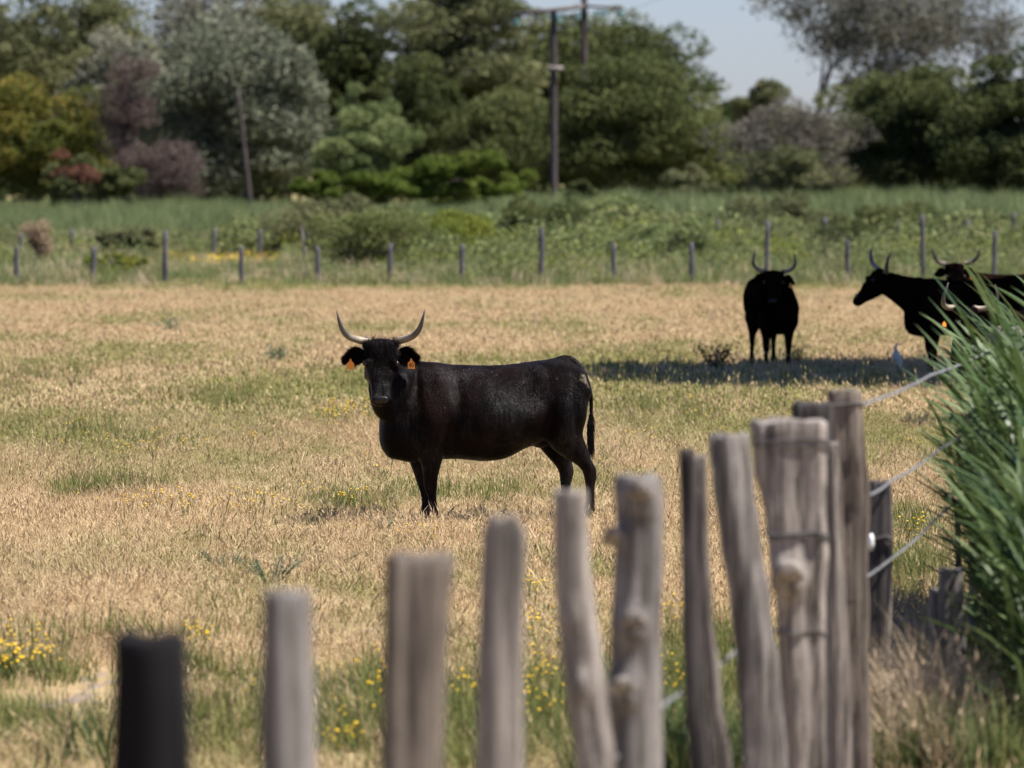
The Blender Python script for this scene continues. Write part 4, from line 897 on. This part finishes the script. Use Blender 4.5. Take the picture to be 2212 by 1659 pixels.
# ------------------------------------------------------------------ near post-and-wire fence
def near_post(label, d, st, mat, thick=None, knots=(), bands=(), seed=0, square=True, notch=None, base_z=-.2, cat='fence post', tilt_top=0.0, jag=.006):
    """st: (xleft, xright, y) rows of the picture at depth d; extended straight down into the ground"""
    r = random.Random(seed); P = [(at(a, y, d), at(b, y, d)) for a, b, y in st]
    rows = [((p.x+q.x)/2, (q.x-p.x)/2, p.z) for p, q in P]
    c0, h0, z0 = rows[-1]; c1, h1, z1 = rows[-2]; k = (c0-c1)/(z0-z1) if abs(z0-z1) > 1e-6 else 0; k = max(-.12, min(.12, k))
    if z0 > base_z: rows.append((c0+k*(base_z-z0)*.5, h0*1.03, base_z))
    rows = rows[::-1]; dense = []
    for i in range(len(rows)-1):
        n = max(2, int((rows[i+1][2]-rows[i][2])/.035))
        for j in range(n):
            t = j/n; ts = t*t*(3-2*t); dense.append(tuple(rows[i][m]*(1-ts)+rows[i+1][m]*ts if m != 2 else rows[i][m]*(1-t)+rows[i+1][m]*t for m in range(3)))
    dense.append(rows[-1]); bx = dense[0][0]; n = 28; rings = []; th0 = thick or (rows[-1][1])
    ph = [r.uniform(0, 6.28) for _ in range(12)]
    for (c, h, z) in dense:
        ring = []; th = th0*(.8+.2*h/rows[-1][1])
        for kx in range(n):
            q = 2*math.pi*kx/n; cq, sq = math.cos(q), math.sin(q); e = .42 if square else .85
            sx = math.copysign(abs(cq)**e, cq); sy = math.copysign(abs(sq)**e, sq)
            f = 1+.05*math.sin(q*9+ph[0]+math.sin(z*3+ph[1]))+.045*math.sin(q*3+z*4+ph[2])+.018*math.sin(z*11+ph[3]+q)+.01*math.sin(z*23+ph[4]+2*q)-.16*max(0, math.sin(q*7+ph[5]+.5*math.sin(z*2+ph[6])))**5+r.uniform(-.012, .012)
            x, y = c+h*sx*f, th*sy*f
            for (kxp, kyp, kr, ka) in knots:
                kp = at(kxp, kyp, d); dd = math.hypot(x-kp.x, z-kp.z)/(kr/F*d)
                if dd < 1.6 and sq < .35: y -= ka*math.exp(-dd*dd*1.6); x += (x-kp.x)*.12*math.exp(-dd*dd)
            ring.append((x-bx, y, z))
        rings.append(ring)
    c, h, z = dense[-1]
    rings[-1] = [(p[0], p[1], p[2]+jag*(math.sin(k_*.9+ph[7])+.6*math.sin(k_*2.3+ph[8]))+r.uniform(-.003, .003)) for k_, p in enumerate(rings[-1])]
    r1__ = rings[-1]; top = []
    for s, dz in ((.97, .005), (.55, .007)):
        top.append([((p[0]-(c-bx))*s+(c-bx), p[1]*s, z+(p[2]-z)*s+dz+r.uniform(-.004, .004)) for p in r1__])
    rings += top
    if tilt_top:
        for ring in rings[-3:]:
            for i_, p in enumerate(ring): ring[i_] = (p[0], p[1], p[2]+tilt_top*(p[0]-(c-bx))/h)
    mb = MB(); mb.ring_loft(rings); o = mb.build('post', mat, None, smooth=True)
    stubs = []
    for (kxp, kyp, kr, ka) in knots:
        if ka < .04: continue
        kp = at(kxp, kyp, d); R_ = kr/F*d; sb = MB(); y0 = -th0*.75; n_k = 12; rg = []
        for tt, rr_ in ((0, 1.0), (.45, .85), (.8, .62), (1.0, .56), (1.03, .3)):
            rg.append([(kp.x-bx+R_*rr_*math.cos(q)*(1+.12*math.sin(3*q+kxp)), y0-tt*R_*1.7, kp.z+tt*R_*.75+R_*rr_*.8*math.sin(q)*(1+.1*math.sin(2*q+kyp))) for q in [2*math.pi*k_/n_k for k_ in range(n_k)]])
        sb.ring_loft(rg); stubs.append(sb.build('knot_stub', M['wood_pale']))
    if bands:
        root = empty('fence_post', (bx, d, 0)); o.name = 'timber'; o.parent = root
        for (yb, rr_, mtt) in bands:
            zb = at(CX, yb, d).z; i = min(range(len(dense)), key=lambda q_: abs(dense[q_][2]-zb)); ring = rings[i]; cx_ = dense[i][0]-bx
            wb = MB(); loop = [((p[0]-cx_)*1.03+cx_, p[1]*1.05-.0, zb+.006*math.sin(j*.9)) for j, p in enumerate(ring)]; wb.tube(loop+[loop[0]], rr_, 6); wb.build('wire_wrap', M[mtt], root)
    else:
        root = o; o.name = 'fence_post'; o.location = (bx, d, 0)
    for sb in stubs: sb.parent = root
    return tag(root, label, cat, 'old wooden posts of the near fence')
GP = near_post
GP('near-black square post, nearest and lowest of the near fence, at left', 12.0, [(246, 398, 1378), (246, 402, 1450), (245, 408, 1560), (244, 414, 1659)], M['tarred'], seed=1)
GP('slim grey post between the near-black post and the broad brown-grey one', 13.1, [(566, 668, 1284), (564, 672, 1400), (562, 678, 1500), (562, 682, 1659)], M['wood'], seed=2, square=False)
GP('broad flat-topped brown-grey post, third from the left in the near fence', 14.3, [(840, 980, 1204), (834, 968, 1320), (828, 958, 1450), (822, 954, 1659)], M['wood_brown'], seed=3)
GP('round-topped pale brown post right of the broad flat-topped one', 15.7, [(1052, 1122, 1122), (1042, 1134, 1150), (1036, 1130, 1300), (1030, 1126, 1480), (1028, 1128, 1659)], M['wood_pale'], seed=4, square=False)
GP('crooked pale post twisting right, in front of the cow hind feet', 17.3, [(1196, 1268, 1066), (1200, 1274, 1200), (1206, 1288, 1320), (1212, 1300, 1400), (1226, 1312, 1500), (1246, 1330, 1659)], M['wood_pale'], seed=5, square=False, knots=[(1240, 1330, 26, .02), (1255, 1480, 30, .03)])
GP('knotty dark-topped post with pale knot stubs down its face', 18.5, [(1326, 1428, 1032), (1330, 1432, 1120), (1326, 1432, 1250), (1318, 1426, 1380), (1312, 1426, 1500), (1310, 1430, 1659)], M['wood'], seed=6, square=False,
   knots=[(1378, 1072, 34, .055), (1365, 1350, 34, .06), (1345, 1492, 34, .06), (1322, 1160, 24, .05)])
GP('thin dark post coloured as its own shaded side, left of the leaning smooth post', 20.0, [(1468, 1500, 976), (1472, 1504, 1150), (1474, 1512, 1320), (1480, 1522, 1480), (1490, 1540, 1659)], M['wood_dark'], seed=7, thick=.05)  # dark wood puts the post's shaded left side into colour
GP('narrow pale strip added as the sunlit right side of the thin dark post', 20.5, [(1498, 1526, 990), (1504, 1530, 1150), (1512, 1540, 1320), (1526, 1556, 1480), (1546, 1580, 1659)], M['wood_pale'], seed=8, thick=.05)  # pale piece paints that post's sunlit right side
GP('smooth grey post leaning right, just left of the widest post', 21.2, [(1530, 1618, 944), (1540, 1628, 1040), (1556, 1642, 1160), (1580, 1664, 1300), (1594, 1684, 1450), (1604, 1700, 1659)], M['wood'], seed=9, tilt_top=.0)
GP('widest split post with wire wound round its top and a big pale knot', 22.6, [(1626, 1784, 912), (1632, 1784, 1000), (1652, 1780, 1100), (1660, 1782, 1200), (1672, 1778, 1260), (1684, 1780, 1350), (1690, 1782, 1480), (1692, 1784, 1659)], M['wood_pale'], seed=10, thick=.11,
   knots=[(1698, 1250, 40, .08)], bands=[(948, .004, 'oldwire'), (962, .004, 'oldwire'), (1150, .0055, 'oldwire'), (1158, .004, 'oldwire'), (1362, .004, 'oldwire')])
GP('pale plank strip standing between the widest and the tallest post', 23.8, [(1782, 1812, 960), (1786, 1818, 1120), (1790, 1826, 1280), (1796, 1834, 1420)], M['wood_pale'], seed=11, thick=.04)
GP('dark square-topped post peeping up behind the widest post', 24.2, [(1712, 1798, 874), (1714, 1800, 1000), (1716, 1800, 1300), (1720, 1804, 1659)], M['wood_dark'], seed=12)
GP('tallest deeply furrowed post next to the gap before the reeds', 25.0, [(1790, 1862, 846), (1798, 1868, 960), (1808, 1878, 1080), (1812, 1872, 1200), (1814, 1876, 1350), (1818, 1884, 1659)], M['wood_brown'], seed=13,
   knots=[(1845, 1010, 16, -.012), (1830, 1110, 16, -.015)], bands=[(872, .006, 'oldwire')])
ip = GP('short post coloured as its own shaded side, with a white insulator, right of the tallest post', 27.0, [(1878, 1920, 1042), (1876, 1922, 1150), (1874, 1916, 1280), (1872, 1912, 1440)], M['wood_dark'], seed=14, thick=.06, bands=[(1160, .006, 'oldwire')])  # dark wood stands for the shade on this post's left
q = at(1879, 1168, 27.0); mb = MB(); mb.tube([(q.x-ip.location.x, -.10, q.z-.04), (q.x-ip.location.x, -.10, q.z-.015), (q.x-ip.location.x, -.10, q.z+.015), (q.x-ip.location.x, -.10, q.z+.04)], [.007, .014, .014, .007], 10); mb.build('insulator', M['insul'], ip)
GP('pale strip added as the sunlit right side of the short insulator post', 27.2, [(1914, 1924, 1046), (1916, 1928, 1150), (1912, 1926, 1280), (1908, 1922, 1430)], M['wood_pale'], seed=15, thick=.03)  # light on the post's right edge, painted as a separate pale piece
GP('low grey stake with notched top, among dry grass left of the reeds', 27.6, [(2032, 2080, 1232), (2028, 2084, 1300), (2030, 2086, 1400)], M['wood'], seed=16, thick=.05, tilt_top=.0)
GP('short grey stake leaning on the notched one', 27.7, [(2008, 2030, 1276), (2006, 2036, 1340), (2012, 2044, 1440)], M['wood'], seed=17, thick=.04)
GP('thin dark upright stake at the left edge of the reeds', 32.0, [(2063, 2074, 1098), (2065, 2077, 1250), (2068, 2080, 1400)], M['wood_dark'], seed=18, thick=.02)
GP('thin low picket, left of three in the dry plumed grass', 28.6, [(1898, 1912, 1378), (1900, 1915, 1480)], M['wood'], seed=19, thick=.03)
GP('thin low picket, middle of three in the dry plumed grass', 28.8, [(1930, 1942, 1356), (1932, 1945, 1480)], M['wood'], seed=20, thick=.03)
GP('thin low picket, right of three in the dry plumed grass', 29.4, [(1958, 1972, 1340), (1960, 1976, 1480)], M['wood'], seed=21, thick=.03)
GP('pale grey corner post half hidden inside the reeds at right', 34.2, [(2138, 2216, 708), (2142, 2218, 900), (2148, 2220, 1200)], M['wood_pale'], seed=22, bands=[(745, .006, 'oldwire')])
GP('stubby grey strut post beside the corner post in the reeds', 33.8, [(2088, 2106, 770), (2092, 2110, 900), (2094, 2112, 1100)], M['wood'], seed=23, thick=.05)
# thick twisted strands
def strand(label, ends, rad=.0062):
    mb = MB(); pts = []
    for (x0, y0, d0), (x1, y1, d1) in zip(ends[:-1], ends[1:]):
        A, B = at(x0, y0, d0), at(x1, y1, d1); n = 14
        for i in range(n): t = i/n; p = A.lerp(B, t); p.z -= .05*t*(1-t); pts.append(p)
    pts.append(at(*ends[-1]))
    for ph in (0, math.pi):
        tw = []
        for i in range(len(pts)-1):
            L_ = (pts[i+1]-pts[i]).length; m = max(2, int(L_/.02))
            for k in range(m):
                p = pts[i].lerp(pts[i+1], k/m); q_ = p.y*38+ph; tw.append(p+Vector((math.cos(q_), 0, math.sin(q_)))*rad*.55)
        mb.tube(tw, rad*.75, 5)
    return tag(mb.build('fence_wire', M['wire']), label, 'wire', 'thick wire strands of the near fence')
strand('top thick grey wire strand rising from the tallest post into the reeds', [(1866, 872, 25.0), (1870, 870, 25.1), (2010, 810, 28.5), (2145, 752, 34.1)])
strand('middle thick grey wire strand running behind the short insulator post into the reeds', [(1866, 1072, 25.1), (1925, 1038, 27.0), (2030, 970, 29.6), (2145, 890, 34.1)])
strand('lowest thick grey wire strand, passing low behind the posts', [(1240, 1720, 17.5), (1440, 1515, 19.6), (1590, 1405, 21.6), (1800, 1285, 24.6), (1925, 1207, 27.0), (2030, 1112, 29.8), (2145, 1010, 34.1)])

# ------------------------------------------------------------------ near reeds at right
def reed_stalk(r, base, H_, lean, V, Fs, T, dry=False):
    """one cane with two rows of long leaves; base Vector"""
    n = 8; pts = []; az = lean[0]; bend = lean[1]
    for i in range(n+1):
        t = i/n; pts.append(base+Vector((math.cos(az)*bend*H_*t*t, math.sin(az)*bend*H_*t*t, H_*t)))
    tone = r.random()*.5
    for i in range(n):
        p, q_ = pts[i], pts[i+1]; w0 = .0055*(1-.6*i/n); w1 = .0055*(1-.6*(i+1)/n)
        for ax in (Vector((1, 0, 0)), Vector((0, 1, 0))):
            b = len(V); V += [p-ax*w0, p+ax*w0, q_+ax*w1, q_-ax*w1]; T += [tone*.5]*4; Fs.append((b, b+1, b+2, b+3))
    nl = int(H_*6.2); a0 = r.uniform(0, 6.28)
    for k in range(nl):
        t = .18+.82*(k+r.random()*.6)/nl; t = min(t, 1); f = t*n; i = min(int(f), n-1); p = pts[i].lerp(pts[i+1], f-i)
        ang = a0+k*math.pi+r.normal(0, .45); wind = Vector((-1.05, -.2, 0))
        out = (Vector((math.cos(ang), math.sin(ang), 0))*1.0+wind*.9).normalized(); L_ = r.uniform(.34, .68)*(1-.25*abs(t-.6)); wd = r.uniform(.012, .024); upk = r.uniform(1.0, 2.4); dr = r.uniform(.05, .5)
        side = out.cross(Vector((0, 0, 1))).normalized(); side = (side+Vector((0, 0, r.uniform(-.6, .6)))).normalized(); m = 6; b = len(V); tn = float(np.clip(tone+r.random()*.6, 0, 1)); cen = []
        o1 = (out+Vector((0, 0, upk))).normalized()
        for j in range(m+1):
            s = j/m; c = p+o1*L_*s+Vector((out.x*.25, out.y*.25, -dr*.55))*L_*s*s; wj = wd*(math.sin(min(1, s*1.4+.12)*math.pi*.5))*(1-s**3)
            if j == m: V.append(c); T.append(tn)
            else: V += [c-side*wj, c+side*wj]; T += [tn, tn]
        for j in range(m-1): Fs.append((b+2*j, b+2*j+1, b+2*j+3, b+2*j+2))
        Fs.append((b+2*m-2, b+2*m-1, b+2*m))
r = np.random.default_rng(5)
V = []; Fs = []; T = []
def edge_x(d): return None
for i in range(450):
    d = r.uniform(28.6, 35.5) if i < 340 else r.uniform(25.6, 28.6); xl = np.interp(d, [25.5, 28.6, 31, 35.5], [2215, 2185, 2145, 2125]); px = xl+abs(r.normal(0, 1))*130+r.uniform(0, 60)
    x = (px-CX)/F*d; hmax = np.interp(px, [2100, 2150, 2200, 2280, 2500], [1.12, 1.45, 1.68, 1.9, 2.2]); H_ = hmax*r.uniform(.55, 1.0)*(1 if i < 340 else .72)
    reed_stalk(r, Vector((x, d, -.02)), H_, (math.pi+r.normal(0, .6), r.uniform(.03, .20)), V, Fs, T)
# a few longer shoots arching out to the left at the top
for px, d, H_, bd in ((2215, 31.0, 1.95, .16), (2190, 31.6, 1.7, .12), (2225, 32, 1.95, .10), (2235, 31, 1.9, .08), (2150, 30.5, 1.3, .2), (2140, 31, 1.1, .2)):
    reed_stalk(r, Vector(((px-CX)/F*d, d, 0)), H_, (math.pi, bd), V, Fs, T)
o = fast('reed_bed', V, Fs, M['lf_reed'], None, False, {'tone': T}); tag(o, 'tall green reeds leaning in from the right edge', 'reeds', kind='stuff')
# dry plumed grass and green undergrowth at lower right
dry = [blades(44, .12, .30, .85, .0075, .8, 701+i, 4, M['lf_dry'], heads=.12, name='dry_tussock') for i in range(3)]
Cd = source_collection('dry_tussocks', dry); Q = []
for (x, y, n, sx, sy) in [(1980, 1560, 34, .14, .4), (1920, 1580, 20, .12, .4), (2040, 1540, 26, .08, .4)]:
    d = 26.0; c = at(x, y, d); Q.append(np.stack([rng.normal(c.x, sx, n), np.clip(rng.normal(d, sy, n), 25.3, None), np.zeros(n)], 1))
o = do_scatter('dry_plume_grass', np.concatenate(Q), Cd, 3, .6, .95, .22); tag(o, 'dry tan plumed grass around the low pickets', 'grass', kind='stuff')
und = [blades(46, .14, .18, .60, .010, .5, 721+i, 4, M[m], name='undergrowth_tussock') for i, m in enumerate(['gg', 'lf_reed', 'lf_pale'])]
Cu = source_collection('undergrowth', und); Q = []
for (x, d, n, sx, sy) in [(2000, 25.6, 26, .22, .2), (2150, 26.2, 70, .14, .5), (2180, 29.5, 50, .15, .8), (1900, 26.4, 34, .14, .4), (1500, 25.6, 26, .14, .3), (1600, 25.8, 16, .14, .3), (1350, 25.6, 14, .14, .3)]:
    c = (x-CX)/F*d; Q.append(np.stack([rng.normal(c, sx, n), np.clip(rng.normal(d, sy, n), 25.2, None), np.zeros(n)], 1))
o = do_scatter('undergrowth', np.concatenate(Q), Cu, 3, .55, .95, .2); tag(o, 'green undergrowth at the foot of the reeds and posts', 'undergrowth', kind='stuff')

# ------------------------------------------------------------------ single weeds in the pasture
def weed(label, x, y, w_, h, mat, seed, nst=16, leafn=260, size=.035, flowers=0):
    d = gd(y); c = at(x, y, d); r = np.random.default_rng(seed); mb = MB(); C = []; root = empty('weed_plant', (c.x, d, 0)); tag(root, label, 'weed'); tips = []
    for i in range(nst):
        a = r.uniform(0, 6.28); rr_ = w_/2*math.sqrt(r.random()); t = Vector((rr_*math.cos(a), rr_*math.sin(a)*.7, h*r.uniform(.55, 1))); mb.tube([(t.x*.15, t.y*.15, -.02), (t.x*.6, t.y*.6, t.z*.55), t], [.004, .003, .0015], 4); tips.append(t)
        for k in range(leafn//nst):
            s = r.uniform(.2, 1); C.append((t.x*(.15+.85*s)+r.normal(0, size*.7), t.y*(.15+.85*s)+r.normal(0, size*.7), max(.01, t.z*s+r.normal(0, size*.5))))
    mb.build('stems', mat, root); V, Fs, T = leaf_quads(np.array(C), None, size, r.random(len(C)), 3.0, r=r); fast('leaves', V, Fs, mat, root, False, {'tone': T})
    if flowers:
        fb = MB()
        for t in tips[:flowers]: fb.ell(t, (.016, .016, .008), 8, 4)
        fb.build('flower_heads', M['yellow'], root)
weed('grey green thistle in the far grass above the cow and to its left', 602, 784, .42, .26, M['stemgrey'], 1, 18, 300, .045)
weed('faint grey green weed at far left of the pasture', 366, 722, .5, .30, M['stemgrey'], 2, 14, 240, .05)
weed('dark leafy bush left of the head-on cow in the shade', 1546, 800, .62, .36, M['lf_dark'], 3, 26, 520, .055)
weed('dark leafy sprig right of the head-on cow hooves', 1718, 792, .32, .30, M['lf_dark'], 4, 16, 240, .05)
weed('feathery green weed, left one of the two before the nearest cow', 490, 1235, .42, .16, M['stemgrey'], 5, 18, 260, .022)
weed('feathery green weed, right one of the two before the nearest cow', 585, 1262, .50, .20, M['stemgrey'], 6, 20, 320, .022)
weed('green weed with a cluster of yellow flowers at lower left edge', 22, 1480, .22, .22, M['stem'], 7, 14, 160, .022, 12)
weed('dark little weed beside the cow front hooves', 712, 1120, .30, .10, M['stem'], 8, 16, 220, .02)
weed('grey green weed low behind the third near post', 830, 1150, .25, .12, M['stemgrey'], 9, 10, 120, .02)
# reed shoots at bottom left
V = []; Fs = []; T = []; r = np.random.default_rng(15)
for i in range(26):
    px = r.uniform(60, 235); d = r.uniform(25.6, 26.6); x = (px-CX)/F*d; H_ = r.uniform(.16, .36); a = r.uniform(0, 6.28); tn = r.random(); b = len(V); out = Vector((math.cos(a)*.5-.1, math.sin(a)*.3, 0)); sd = Vector((r.uniform(.6, 1), r.uniform(-.4, .4), 0))*r.uniform(.006, .011)
    for j in range(6):
        s = j/5; c = Vector((x, d, 0))+Vector((0, 0, H_*s))+out*H_*s*s*.8; k = (1-s**2)
        if j == 5: V.append(c); T.append(tn)
        else: V += [c-sd*k, c+sd*k]; T += [tn, tn]
    for j in range(4): Fs.append((b+2*j, b+2*j+1, b+2*j+3, b+2*j+2))
    Fs.append((b+8, b+9, b+10))
tag(fast('reed_shoots', V, Fs, M['lf_reed'], None, False, {'tone': T}), 'young reed blades rising beside the mud at bottom left', 'reeds', kind='stuff')
